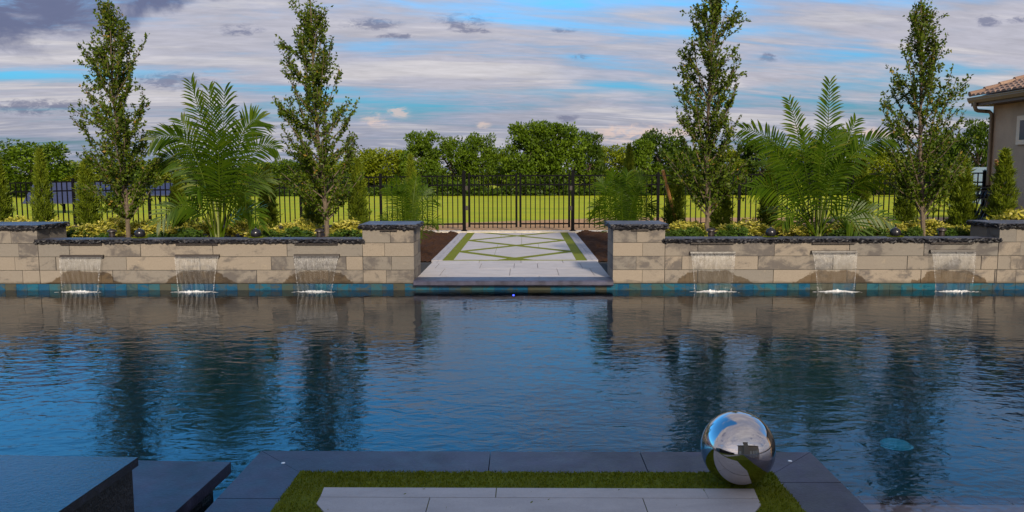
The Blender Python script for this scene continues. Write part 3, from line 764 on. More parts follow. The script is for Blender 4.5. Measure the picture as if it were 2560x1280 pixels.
for i, ((a, c, z), lab) in enumerate(zip(SP, labels)):
    rg = np.random.default_rng(40 + i); rr = random.Random(60 + i)
    cx = (a + c) / 2; w = c - a; H = z - .014 - WZ
    t_ = thing('water_sheet', lab, 'waterfall', (cx, YW - .045, WZ), group='spillway waterfalls')
    nu, nv = 60, 26; V, T = [], []
    pinch = rr.uniform(.13, .27); skew = rr.uniform(-.02, .02)
    for v in range(nv):
        fv = v / (nv - 1); zz_ = H * (1 - fv); out = .075 * math.sqrt(fv)
        for u in range(nu):
            fu = u / (nu - 1) * 2 - 1
            xx = fu * w * .5 * .985 * (1 - pinch * fv ** .8) + skew * fv
            wob = (.006 * math.sin(fu * 9 + i * 2 + fv * 3) + .004 * math.sin(fu * 23 + i * 5 - fv * 7)) * fv
            V.append((xx, -out + wob, zz_)); T.append(fv)
    F = [(j * nu + k, j * nu + k + 1, (j + 1) * nu + k + 1, (j + 1) * nu + k) for j in range(nv - 1) for k in range(nu - 1)]
    link('thin_sheet', np_mesh('thin_sheet', V, F, T, True), M_FALL, t_)
    for s in (-1, 1):
        pts, rad = [], []
        for v in range(34):
            fv = v / 33; xx = s * w * .5 * .985 * (1 - pinch * fv ** .8) + skew * fv
            pts.append((xx + rg.normal() * .0015 * fv, -.075 * math.sqrt(fv) - .004, H * (1 - fv))); rad.append((.0036 + .0018 * fv) * (1 + .6 * rg.normal() * fv) if v else .003)
        m = MB(); m.tube(pts, [max(.002, r) for r in rad], 6); m.build('edge_strand', M_DROP, t_, True)
    m = MB()                                       # splash foam lying on the water
    wb = w * .5 * (1 - pinch)
    for k in range(150):
        u = rg.normal() * .55; xx = max(-1.25, min(1.25, u)) * wb; yy = -.085 - abs(rg.normal()) * .035 - .05 * max(0, abs(u) - .8)
        r = abs(rg.normal()) * .010 + .004; h = max(.003, (.014 + rg.normal() * .006) * math.exp(-(u / .8) ** 2))
        n = 7; ring = [(xx + r * 1.9 * math.cos(2 * math.pi * q / n) * rg.uniform(.7, 1.2), yy + r * .8 * math.sin(2 * math.pi * q / n) * rg.uniform(.7, 1.2), .001) for q in range(n)]
        bs = len(m.v); m.add(ring + [(xx, yy, h)], [(q, (q + 1) % n, n) for q in range(n)])
    tag(m.build('splash_foam', M_FOAM, t_, True), kind='stuff')
    m = MB()
    for k in range(26):
        xx = rg.uniform(-1, 1) * wb * 1.15; yy = -.10 + rg.normal() * .03; zz_ = abs(rg.normal()) * .03; r = rg.uniform(.0015, .0035)
        m.lathe([(r * .1, -r), (r, 0), (r * .1, r)], (xx, yy, zz_ + r), 6)
    for s in (-1, 1):
        for k in range(22):
            fv = rg.uniform(.35, 1); xx = s * w * .5 * (1 - pinch * fv ** .8) + skew * fv + rg.normal() * .008; r = rg.uniform(.0012, .003)
            m.lathe([(r * .1, -r * 1.6), (r, 0), (r * .1, r * 1.6)], (xx, -.075 * math.sqrt(fv) + rg.normal() * .01, H * (1 - fv)), 6)
    tag(m.build('droplets', M_DROP, t_, True), kind='stuff')

# ------------------------------------------------------------------ small things
m_, t = newmat('polished_chrome'); p = t.obj()
t.out(t.n('BsdfPrincipled', {'Base Color': (.52, .50, .50, 1), 'Metallic': 1.0, 'Roughness': t.mapr(t.noise(p, 14, 4, .6), .4, .7, .02, .06)}))
M_CHROME = m_
RS = .164
bc = at(1845, 1111, float(yT) - .13); 
bc[2] = Z0 + .008 + RS
sph = thing('gazing_ball', 'large polished chrome ball on the turf edge of the platform', 'ornament', (bc[0], bc[1], Z0 + .008))
m = MB(); m.lathe([(max(.0005, RS * math.sin(math.pi * k / 64)), RS - RS * math.cos(math.pi * k / 64)) for k in range(65)], seg=128)
m.build('mirror_sphere', M_CHROME, sph, True)
m = MB(); m.lathe([(.030, .0005), (.034, .002), (.030, .006), (.02, .0075)], seg=32); m.build('base_ring', M_CHROME, sph, True)

M_STUD = plain('white_nozzle', (.85, .85, .85), .35, .05, 30)
for (px, py, lab) in ((708, 1158, 'small round white deck nozzle in the left corner of the black platform coping'), (1975, 1153, 'small round white deck nozzle beside the chrome ball on the black coping')):
    q = atz(px, py, Z0); n_ = thing('deck_nozzle', lab, 'nozzle', (q[0], q[1], Z0), group='platform deck nozzles')
    m = MB(); m.lathe([(.0095, 0), (.0095, .002), (.007, .0032), (.003, .0036)], seg=20); m.build('cap', M_STUD, n_)
    m = MB(); m.lathe([(.0115, .0002), (.0115, .001), (.0098, .0012)], seg=20); m.build('ring', M_CHROME, n_)
m_, t = newmat('blue_led'); t.out(t.n('Emission', {'Color': (.12, .08, 1.0, 1), 'Strength': 9.0}))
q = at(1284, 738, YW + .003)
n_ = thing('pool_light', 'tiny glowing blue light under the coping on the pool wall', 'light', q)
m = MB(); Q = Matrix.Rotation(R(90), 4, 'X'); bb = MB(); bb.lathe([(.012, 0), (.011, .006), (.004, .009)], seg=16); m.add([Q @ Vector(v) for v in bb.v], bb.f); m.build('lens', m_, n_)
m = MB(); bb = MB(); bb.lathe([(.02, -.003), (.02, .003), (.0125, .004)], seg=16); m.add([Q @ Vector(v) for v in bb.v], bb.f); m.build('bezel', M_BRONZE, n_)
M_CYAN = plain('pale_blue_plastic', (.45, .85, .95), .4, .06, 10)
for px, py, r, lab in ((2238, 1110, .15, 'pale blue round drain cover under the water right of the chrome ball'), (1892, 818, .11, 'small pale blue drain cover on the pool floor farther out')):
    q = atz(px, py, FLZ + .02); n_ = thing('drain_cover', lab, 'drain', (q[0], q[1], FLZ))
    m = MB(); m.lathe([(r, .002), (r, .02), (r * .86, .04), (r * .3, .05)], seg=32); m.build('dome', M_CYAN, n_)
    m = MB(); m.lathe([(r * 1.15, .001), (r * 1.15, .012), (r * 1.01, .014)], seg=32); m.build('flange', M_CYAN, n_)

# bollard lights in the bed and round black torches on the cap
def bollard(px, ybot, lab, sc=1.0):
    Y = YW + .46; x = xat(px, Y, 580); z = BED + .02
    k = thing('bollard_light', lab, 'light', (x, Y, z), group='bronze bollard lights in the bed')
    m = MB(); m.lathe([(.036, -.05), (.036, .13)], seg=24); m.build('post', M_BRONZE, k, True)
    m = MB()
    for i in range(3): m.lathe([(.037, .085 + i * .016), (.042, .083 + i * .016), (.037, .092 + i * .016)], seg=24)
    m.build('louvre', M_BRONZE, k, True)
    m = MB(); m.lathe([(.040, .131), (.062, .134), (.062, .142), (.054, .158), (.028, .172), (.004, .176)], seg=28); m.build('domed_cap', M_BRONZE, k, True)
bollard(280, 597, 'bronze bollard light left of the first tree trunk from the left')
bollard(798, 590, 'bronze bollard light left of the tree trunk nearest the left pillar')
bollard(1777, 585, 'bronze bollard light right of the tree trunk nearest the right pillar')
bollard(2354, 580, 'bronze bollard light next to the far right pillar')
M_TORCH = plain('black_torch_metal', (.010, .010, .013), .28, .2, 30)
M_STEEL = plain('dull_steel', (.35, .34, .33), .35, .1, 30, metal=1.0)
M_MOSS = leafmat('moss_ring', [(.06, .09, .005), (.12, .16, .01), (.17, .19, .012)], .2, .8)
def torch(px, lab, seed):
    Y = YW + .17; x = xat(px, Y, 590); z = WT + .054
    k = thing('table_torch', lab, 'torch', (x, Y, z), group='round black torches on the wall caps')
    r = .068; m = MB(); m.lathe([(.02, .008), (.048, .012), (.064, .032), (.0685, .055), (.066, .075), (.054, .097), (.034, .112), (.016, .118)], seg=32); m.build('bowl', M_TORCH, k, True)
    m = MB(); m.lathe([(.017, .117), (.019, .122), (.014, .128), (.010, .130)], seg=20); m.build('collar', M_STEEL, k, True)
    m = MB(); m.lathe([(.007, .129), (.0075, .155), (.003, .158)], seg=12); m.build('wick', M_BLACK, k)
    rg = np.random.default_rng(seed); n = 900; a = rg.uniform(0, 6.283, n); rr = .068 + rg.normal(size=n) * .016
    Pp = np.stack([np.cos(a) * rr, np.sin(a) * rr * .9, rg.uniform(0, .006, n)], 1); D = np.stack([np.cos(a), np.sin(a), rg.uniform(.3, 1.5, n)], 1) + rg.normal(size=(n, 3)) * .4
    V, F, T = leaves(Pp, D, rnd_dir(rg, n), rg.uniform(.010, .02, n), np.full(n, .002), rg.random(n)); link('moss_ring', np_mesh('moss_ring', V, F, T), M_MOSS, k)
torch(350, 'round black torch on the wall cap below the first tree from the left', 1)
torch(640, 'round black torch on the wall cap right of the tall left palm', 2)
torch(1927, 'round black torch on the wall cap left of the tall right palm', 3)
torch(2238, 'round black torch on the wall cap right of the tall right palm', 4)

# ------------------------------------------------------------------ black fence and gate
zf_bot = {}
def bay(parent, px0, px1, name='picket_panel', n=None, Yf=FY, bot=None):
    x0, x1 = xat(px0, Yf, 500), xat(px1, Yf, 500)
    z0t, z1t = zat(px0, fence_top(px0) + 4, Yf), zat(px1, fence_top(px1) + 4, Yf)
    m = MB(); n = n or max(2, round((x1 - x0) / .117))
    H = 1.30; lx = x1 - x0
    def rail(dz, th):
        ang = math.atan2(z1t - z0t, lx)
        mm = Matrix.Translation((x0, Yf, z0t - dz)) @ Matrix.Rotation(-ang, 4, 'Y')
        m.box(0, lx, -.012, .012, -th, 0, mm)
    rail(0, .030); rail(.205, .032); rail(1.10, .034)
    for i in range(1, n):
        f = i / n; x = x0 + lx * f; zt = z0t + (z1t - z0t) * f; m.box(x - .0105, x + .0105, Yf - .0105, Yf + .0105, zt - 1.215, zt - .003)
    return m.build(name, M_BLACK, parent)
def post(parent, px, w=.055, name='post', top=None, base=None, Yf=FY, plate=False):
    x = xat(px, Yf, 500); zt = zat(px, (top if top else fence_top(px)), Yf); zb = base if base is not None else zt - 1.40
    m = MB(); m.box(x - w / 2, x + w / 2, Yf - w / 2, Yf + w / 2, zb, zt); o = m.build(name, M_BLACK, parent)
    m = MB(); m.box(x - w / 2 - .006, x + w / 2 + .006, Yf - w / 2 - .006, Yf + w / 2 + .006, zt + .001, zt + .012); m.lathe([(w * .45, .012), (.004, .035)], (x, Yf, zt), 4); m.build('post_cap', M_BLACK, o)
    if plate:
        m = MB(); m.prism([(x - .07, Yf - .07), (x + .07, Yf - .07), (x + .07, Yf + .07), (x - .07, Yf + .07)], zb, zb + .012)
        m.prism([(x - .045, Yf - .045), (x + .045, Yf - .045), (x + .045, Yf + .045), (x - .045, Yf + .045)], zb + .0125, zb + .035); m.build('base_plate', M_BLACK, o)
fl = thing('picket_fence', 'black metal picket fence run left of the gate', 'fence')
pl = [-200, 0, 185, 373, 560, 752, 952, 1160]
for a, c in zip(pl[:-1], pl[1:]): bay(fl, a + 3, c - 3)
for p in pl[:-1]: post(fl, p)
post(fl, 1160, .075, 'gate_post', 429, .012, plate=True)
fr = thing('picket_fence', 'black metal picket fence run right of the gate, up to the house corner', 'fence')
pr = [1432, 1645, 1848, 2050, 2252, 2458]
for a, c in zip(pr[:-1], pr[1:]): bay(fr, a + 3, c - 3)
for p in pr[1:]: post(fr, p, .06)
post(fr, 1432, .075, 'gate_post', 428, .012, plate=True)
def gate(lab, pa, pb, hinge):
    k = thing('metal_gate', lab, 'gate')
    for p in (pa, pb):
        x = xat(p, FY, 500); m = MB(); m.box(x - .024, x + .024, FY - .022, FY + .022, zat(p, 568, FY), zat(p, 433, FY)); m.build('stile', M_BLACK, k)
    bay(k, pa + 2, pb - 2, 'picket_panel', 10)
    x = xat(hinge, FY, 500)
    for py in (470, 520):
        m = MB(); z = zat(hinge, py, FY); m.box(x - .028, x + .028, FY - .045, FY - .024, z - .05, z + .05); m.build('hinge', M_BRONZE, k)
gate('left leaf of the black picket gate at the end of the path', 1173, 1291, 1167)
gate('right leaf of the black picket gate at the end of the path', 1301, 1423, 1427)

# ------------------------------------------------------------------ garden plants
M_HORN = leafmat('hornbeam_leaf', [(.028, .052, .004), (.052, .088, .006), (.080, .120, .008), (.125, .150, .012), (.26, .17, .03)], .38)
M_BARK = plain('young_bark', (.105, .078, .052), .9, .35, 30, bump=.006)
M_ARB = leafmat('arborvitae_leaf', [(.040, .062, .006), (.075, .110, .008), (.125, .165, .010), (.19, .205, .014)], .25)
M_VAR = leafmat('variegated_leaf', [(.085, .115, .012), (.20, .21, .025), (.38, .34, .045), (.48, .43, .09), (.58, .50, .17)], .3)
M_MOUND = leafmat('low_green_leaf', [(.035, .065, .010), (.06, .11, .013), (.095, .15, .018)], .25)
M_PALM = leafmat('palm_leaflet', [(.018, .045, .002), (.038, .076, .003), (.076, .118, .005), (.17, .13, .035)], .35, .4)
M_PSTEM = plain('palm_stem', (.13, .15, .035), .6, .35, 14)

def hornbeam(px, pyb, lab, prof, seed, tip, lean=0, nb=46, dens=1.0, d=1.15, shoots=()):
    """upright young tree: prof = (height fraction, left half-width, right half-width in px)"""
    Y = YW + d; x0 = xat(px, Y, pyb); z0 = BED
    k = thing('hornbeam_tree', lab, 'tree', (x0, Y, z0), group='tall upright trees behind the wall')
    rg = np.random.default_rng(seed); ppm = pxm(Y)
    H = zat(px, tip, Y) - z0
    fs = np.array([p[0] for p in prof]); lw = np.array([p[1] for p in prof]) / ppm; rw = np.array([p[2] for p in prof]) / ppm
    def lead(f): return Vector((lean * f + .018 * math.sin(f * 7 + seed), .02 * math.sin(f * 5 + 1), H * f))
    m = MB(); n = 22; m.tube([lead(i / n) - Vector((0, 0, .1)) * (i == 0) for i in range(n + 1)], [.030 * (1 - i / n) ** .8 + .004 for i in range(n + 1)], 8)
    P, D, Ln = [], [], []
    bm = MB()
    f0 = prof[0][0]
    for b in range(nb):
        fb = f0 + .0 + (.88 - f0) * (b / nb) ** 1.3                     # where the branch leaves the trunk
        az = b * 2.39996 + rg.normal() * .3
        wx = math.cos(az); wy = math.sin(az)
        reach = rg.uniform(.10, .34) * (1 - .35 * fb)                   # how far it climbs (fraction of H)
        fe = min(.995, fb + reach)
        wid = (np.interp(fe, fs, rw) if wx > 0 else np.interp(fe, fs, lw)) * rg.uniform(.80, 1.28)
        wmid = (np.interp((fb + fe) / 2, fs, rw) if wx > 0 else np.interp((fb + fe) / 2, fs, lw)) * .78
        A = lead(fb); E = lead(fe) + Vector((wx * wid, wy * wid * .8, 0)); Mi = lead(fb + reach * .42) + Vector((wx * wmid * .75, wy * wmid * .6, 0))
        pts = [A * (1 - s) ** 2 + Mi * 2 * s * (1 - s) + E * s * s for s in np.linspace(0, 1, 9)]
        bm.tube(pts, [.011 * (1 - .85 * s) * (1 - .5 * fb) + .0012 for s in np.linspace(0, 1, 9)], 5)
        tw = [pts]
        for q in range(6):
            s = rg.uniform(.15, .9); o = Vector(pts[int(s * 8)]); dirv = (Vector(pts[min(8, int(s * 8) + 1)]) - o).normalized() + Vector(rg.normal(size=3) * .45)
            L = rg.uniform(.12, .30); tp = [o + dirv.normalized() * L * u + Vector((0, 0, .05 * u * u)) for u in np.linspace(0, 1, 5)]
            bm.tube(tp, [.003, .0025, .002, .0016, .001], 4); tw.append(tp)
        for ti, tp in enumerate(tw):
            cnt = int((50 if ti == 0 else 28) * dens * (1.15 - .4 * fb))
            for u in rg.uniform(.12 if ti == 0 else 0, 1, cnt):
                i = min(len(tp) - 2, int(u * (len(tp) - 1))); fr_ = u * (len(tp) - 1) - i
                c = Vector(tp[i]).lerp(Vector(tp[i + 1]), fr_); tang = (Vector(tp[i + 1]) - Vector(tp[i])).normalized()
                P.append(c + Vector(rg.normal(size=3) * .012)); D.append(tang * .5 + Vector(rg.normal(size=3) * .75) + Vector((0, 0, -.05)))
    for (sx, sy) in shoots:                                             # long upright shoots that stand out of the outline
        E = Vector(at(sx, sy, Y + rg.uniform(-.1, .1)) - np.array((x0, Y, z0))); f_ = max(.2, E.z / H - .20); A = lead(f_); Mi = A.lerp(E, .45) + Vector(((E.x - A.x) * .28, 0, -.03))
        tp = [A * (1 - q) ** 2 + Mi * 2 * q * (1 - q) + E * q * q for q in np.linspace(0, 1, 14)]
        bm.tube(tp, [.007 * (1 - .85 * q) + .001 for q in np.linspace(0, 1, 14)], 5)
        for u in rg.uniform(.15, 1, 66):
            i = min(12, int(u * 13)); c = Vector(tp[i]).lerp(Vector(tp[i + 1]), u * 13 - i)
            P.append(c + Vector(rg.normal(size=3) * .010)); D.append(Vector(rg.normal(size=3) * .7) + Vector((0, 0, .35)))
    # leader leaves
    for f in np.linspace(.5, 1.0, 90):
        P.append(lead(f) + Vector(rg.normal(size=3) * .012)); D.append(Vector(rg.normal(size=3)) + Vector((0, 0, .5)))
    P = np.array(P); D = np.array(D); n = len(P)
    tint = np.clip(rg.normal(.42, .18, n), 0, .92); yl = rg.random(n) < .012; tint[yl] = 1.0
    V, F, T = leaves(P, D, rnd_dir(rg, n), rg.uniform(.036, .062, n), rg.uniform(.0115, .0175, n), tint)
    tr = m.build('trunk', M_BARK, k, True); bm.build('branches', M_BARK, k, True)
    link('foliage', np_mesh('foliage', V, F, T), M_HORN, k)
hornbeam(318, 588, 'tall slim leafy tree nearest the far left pillar, with forked spiky top', [(.07, 40, 40), (.20, 84, 78), (.33, 104, 88), (.45, 108, 92), (.60, 100, 60), (.72, 82, 58), (.82, 34, 52), (.92, 22, 34), (1, 5, 6)], 101, 2, -.10, 60, shoots=[(312, 40), (368, 84), (230, 140), (212, 214), (345, 120), (286, 62)])
hornbeam(815, 582, 'tall slim leafy tree just left of the pillar at the path, narrow to its tip', [(.07, 40, 50), (.20, 74, 86), (.33, 100, 92), (.45, 104, 84), (.60, 92, 66), (.72, 76, 56), (.82, 58, 50), (.92, 30, 30), (1, 5, 6)], 202, -6, -.15, 60, shoots=[(796, 36), (744, 64), (832, 92), (714, 240), (896, 250)])
hornbeam(1765, 577, 'tallest slim leafy tree right of the path, its tip above the photo', [(.08, 46, 50), (.22, 80, 80), (.33, 84, 82), (.45, 80, 84), (.60, 78, 70), (.72, 70, 62), (.82, 56, 50), (.92, 40, 40), (1, 8, 8)], 303, -62, .02, 60, .95, shoots=[(1802, -10), (1738, 28), (1712, 96), (1698, 130), (1842, 212)])
hornbeam(2308, 575, 'tall slim leafy tree nearest the house, with a bare whip at its tip', [(.08, 56, 70), (.22, 84, 104), (.33, 96, 126), (.45, 96, 112), (.60, 86, 88), (.72, 62, 66), (.82, 44, 44), (.92, 22, 22), (1, 4, 4)], 404, -8, -.22, 54, .92, shoots=[(2330, 28), (2280, 40), (2370, 80), (2252, 102), (2240, 168), (2410, 280)])

# narrow arborvitae: three shapes shared by all
def arb_mesh(seed):
    rg = np.random.default_rng(seed); n = 7200
    h = rg.random(n) ** 1.15; ang = rg.uniform(0, 6.283, n)
    prof = np.interp(h, [0, .06, .3, .55, .8, .93, 1], [.085, .120, .13, .105, .058, .026, .004])
    lump = 1 + .22 * np.sin(ang * 3 + h * 17 + seed) + .16 * np.sin(ang * 5 - h * 31) + .18 * np.sin(h * 47 + ang + seed)
    r = prof * lump * np.sqrt(rg.uniform(.25, 1.0, n))
    P = np.stack([np.cos(ang) * r, np.sin(ang) * r, h * .97], 1)
    D = np.stack([np.cos(ang) * .55, np.sin(ang) * .55, np.full(n, 1.0)], 1) + rg.normal(size=(n, 3)) * .28
    st = rg.random(n) < .09; D[st, 2] *= .3
    clump = .5 + .5 * np.sin(ang * 4 + h * 23 + seed * 2)
    tint = np.clip(.25 + .5 * h * .6 + .25 * clump + rg.normal(0, .12, n), 0, 1)
    L = rg.uniform(.03, .075, n); L[st] *= 1.5
    V, F, T = leaves(P, D, rnd_dir(rg, n), L, rg.uniform(.0035, .007, n), tint)
    return np_mesh('arborvitae_foliage', V, F, T)
ARB = [arb_mesh(s) for s in (1, 2, 3)]
mb_ = MB(); mb_.tube([(0, 0, -.08), (0, 0, .5), (.004, 0, .99)], [.018, .011, .002], 6); ARB_T = mb_.mesh('arborvitae_stem', True)
def arb(px, pyt, Y, lab, wpx, i, zb=None):
    x = xat(px, Y, 560); z = BED if zb is None else zb; h = zat(px, pyt, Y) - z
    k = thing('arborvitae', lab, 'conifer', (x, Y, z), rz=i * 1.7, group='narrow conifers along the fence')
    w = wpx / pxm(Y) / .285
    o = link('foliage', ARB[i % 3], M_ARB, k); o.scale = (w, w, h)
    o = link('stem', ARB_T, M_BARK, k); o.scale = (w, w, h)
for i, a in enumerate([
    (4, 392, 13.2, 'narrow conifer at the left edge of the photo, behind the far left pillar', 46),
    (110, 372, 13.4, 'slender conifer with brown inner twigs, behind the far left pillar', 44),
    (222, 398, 13.3, 'narrow conifer between the dark panels and the first tall tree', 52),
    (448, 430, 13.6, 'dark narrow conifer half hidden by the left side of the tall left palm', 40),
    (612, 420, 13.8, 'narrow conifer hidden behind the right fronds of the tall left palm', 36),
    (672, 412, 12.4, 'narrow dense conifer right of the tall left palm', 44),
    (784, 405, 13.4, 'narrow conifer behind the tall tree nearest the left pillar', 46),
    (897, 396, 12.9, 'narrow dark conifer just left of the left path pillar', 46),
    (1029, 388, 14.6, 'yellowish conifer rising behind the small palm at the left pillar', 40),
    (1571, 362, 14.6, 'tall yellowish conifer with a bare twig tip above the small right palm', 42),
    (1686, 398, 12.9, 'narrow conifer with a wooden stake leaning beside it', 48),
    (1802, 410, 13.2, 'narrow conifer behind the tall tree right of the path', 50),
    (1920, 400, 13.0, 'narrow conifer left of the tall right palm', 44),
    (2152, 395, 13.4, 'brownish narrow conifer behind the right side of the tall right palm', 42),
    (2262, 402, 13.4, 'narrow conifer close behind the left of the last tall tree', 46),
    (2402, 392, 13.0, 'bushy narrow conifer between the last tall tree and the house', 58),
    (2503, 372, 12.6, 'bright narrow conifer standing against the tan house wall', 58)]):
    arb(*a, i, -.04 if a[0] in (1029, 1571) else None)
# the bare twig tip on the tall conifer
m = MB(); 
M_STAKE = plain('orange_wood_stake', (.36, .17, .05), .8, .3, 20, bump=.003)
def stake(px0, py0, px1, py1, Y, r, lab):
    A = at(px0, py0, Y); B = at(px1, py1, Y + .05); D = B - A; B2 = A + D * 1.9
    k = thing('wooden_stake', lab, 'stake', (0, 0, 0))
    m = MB(); m.tube([A, A * .5 + B2 * .5, B2], [r, r, r * .9], 12); m.build('pole', M_STAKE, k, True)
    m = MB(); m.tube([A + np.array((0, 0, .0005)), A - D * .012], [r * .96, r * .9], 12); m.build('sawn_top', plain('sawn_wood', (.45, .24, .09), .8, .2, 40), k)
stake(1657, 426, 1676, 500, 12.75, .026, 'orange wooden stake leaning against the conifer right of the path')
stake(2490, 400, 2500, 455, 12.85, .028, 'orange wooden stake beside the conifer at the house wall')

# variegated shrubs
def shrub_mesh(seed, n=1500, yellow=.62, r=.5):
    rg = np.random.default_rng(seed)
    K = 46; cd = rnd_dir(rg, K); cd[:, 2] = np.abs(cd[:, 2]); cr = rg.uniform(.55, 1.08, K)[:, None]
    cc = cd * cr * np.array([.5, .5, .62]); cc[:, 2] += .12
    idx = rg.integers(0, K, n); out = cd[idx]
    P = cc[idx] + rg.normal(size=(n, 3)) * .07; P[:, 2] = np.maximum(P[:, 2], .02)
    D = out * .7 + rg.normal(size=(n, 3)) * .65; D[:, 2] += .25
    ct = rg.normal(0, .13, K)[idx]
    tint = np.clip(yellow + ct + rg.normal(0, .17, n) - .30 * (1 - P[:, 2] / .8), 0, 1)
    V, F, T = leaves(P, D, rnd_dir(rg, n) * .6 + out, rg.uniform(.09, .17, n), rg.uniform(.022, .04, n), tint)
    return np_mesh('shrub_foliage', V, F, T)
VAR = [shrub_mesh(s) for s in (11, 12, 13, 14)]
mb_ = MB(); rg = np.random.default_rng(3)
for q in range(9):
    a = q * .7; mb_.tube([(0, 0, -.05), (.12 * math.cos(a), .12 * math.sin(a), .28), (.32 * math.cos(a), .32 * math.sin(a), .55)], [.012, .009, .004], 5)
TWIG = mb_.mesh('shrub_twigs', True)
def shrub(px, pyt, wpx, Y, lab, i, z=None):
    x = xat(px, Y, 560); z = BED if z is None else z; h = max(.18, zat(px, pyt, Y) - z); w = wpx / pxm(Y)
    k = thing('variegated_shrub', lab, 'shrub', (x, Y, z), rz=i * 2.1, group='yellow variegated shrubs in the beds')
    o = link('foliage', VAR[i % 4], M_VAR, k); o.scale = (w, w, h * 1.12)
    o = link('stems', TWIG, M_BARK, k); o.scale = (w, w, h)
for i, a in enumerate([
    (30, 536, 110, 12.0, 'yellow variegated shrub above the far left pillar, at the photo edge'),
    (150, 545, 60, 12.2, 'yellow shrub peeping over the right end of the far left pillar'),
    (240, 552, 95, 11.5, 'bright yellow shrub behind the first bollard light from the left'),
    (288, 542, 70, 12.1, 'yellow shrub just left of the first tall trunk'),
    (372, 543, 90, 11.9, 'yellow shrub behind the first round torch, right of the first trunk'),
    (425, 562, 70, 11.5, 'yellow shrub halfway between the first torch and the left palm'),
    (492, 545, 75, 11.9, 'yellow shrub close to the left side of the left palm stems'),
    (604, 548, 80, 11.8, 'yellow shrub right of the left palm stems'),
    (652, 560, 60, 11.5, 'yellow shrub behind the torch right of the left palm'),
    (722, 553, 75, 11.6, 'orange tinged yellow shrub right of the dense conifer'),
    (765, 545, 70, 11.9, 'yellow shrub left of the trunk nearest the left pillar'),
    (868, 548, 90, 11.7, 'yellow shrub against the left path pillar'),
    (1712, 546, 95, 11.8, 'yellow shrub against the right path pillar'),
    (1740, 566, 60, 11.5, 'low yellow shrub left of the trunk right of the path'),
    (1858, 546, 105, 11.7, 'large yellow shrub between the bollard and the torch right of the path'),
    (1955, 552, 75, 11.8, 'yellow shrub behind the torch left of the right palm'),
    (2002, 556, 70, 11.6, 'yellow shrub in front of the left fronds of the right palm'),
    (2092, 552, 88, 11.9, 'yellow shrub close behind the right side of the right palm stems'),
    (2140, 556, 70, 11.8, 'yellow shrub behind the drooping low frond of the right palm'),
    (2190, 545, 100, 11.9, 'yellow shrub right of the right palm, behind the low frond'),
    (2255, 548, 90, 11.8, 'yellow shrub behind the last torch'),
    (2330, 545, 80, 11.9, 'yellow shrub right of the last tall trunk'),
    (2400, 566, 80, 11.5, 'low yellow shrub touching the far right pillar'),
    (2540, 522, 110, 11.9, 'yellow shrub above the far right pillar, before the house wall')]):
    shrub(*a, i)
MND = [shrub_mesh(s, 1500, .5) for s in (31, 32)]
for i, (px, pyt, wpx, Y, lab) in enumerate([
    (196, 568, 62, 11.3, 'low green tuft beside the far left pillar'),
    (262, 580, 40, 11.2, 'small green tuft left of the first bollard light'),
    (396, 578, 50, 11.2, 'small green tuft right of the first round torch'),
    (470, 570, 72, 11.2, 'rounded low green plant left of the left palm stems'),
    (672, 572, 54, 11.2, 'low green plant right of the torch beside the left palm'),
    (742, 566, 78, 11.2, 'wide low green plant left of the bollard near the left pillar'),
    (868, 572, 76, 11.2, 'low green plant in front of the shrub at the left pillar'),
    (1690, 572, 56, 11.2, 'low green plant in the corner by the right pillar'),
    (1732, 564, 52, 11.2, 'dark green tuft left of the bollard right of the path'),
    (1842, 562, 62, 11.2, 'dark rounded green plant right of the bollard right of the path'),
    (1808, 574, 46, 11.2, 'small green tuft directly right of the bollard near the path'),
    (2112, 570, 66, 11.2, 'low green plant under the drooping low frond of the right palm'),
    (2185, 568, 70, 11.2, 'low green plant right of the right palm base'),
    (2282, 566, 46, 11.2, 'low green plant left of the last tall trunk'),
    (2385, 566, 60, 11.2, 'low green plant right of the last bollard light')]):
    x = xat(px, Y, 570); h = max(.12, zat(px, pyt, Y) - BED); w = wpx / pxm(Y)
    k = thing('green_groundcover_plant', lab, 'plant', (x, Y, BED), rz=i, group='low green plants at the wall cap')
    o = link('foliage', MND[i % 2], M_MOUND, k); o.scale = (w, w, h * 1.1)
    o = link('stems', TWIG, M_BARK, k); o.scale = (w * .8, w * .8, h * .8)

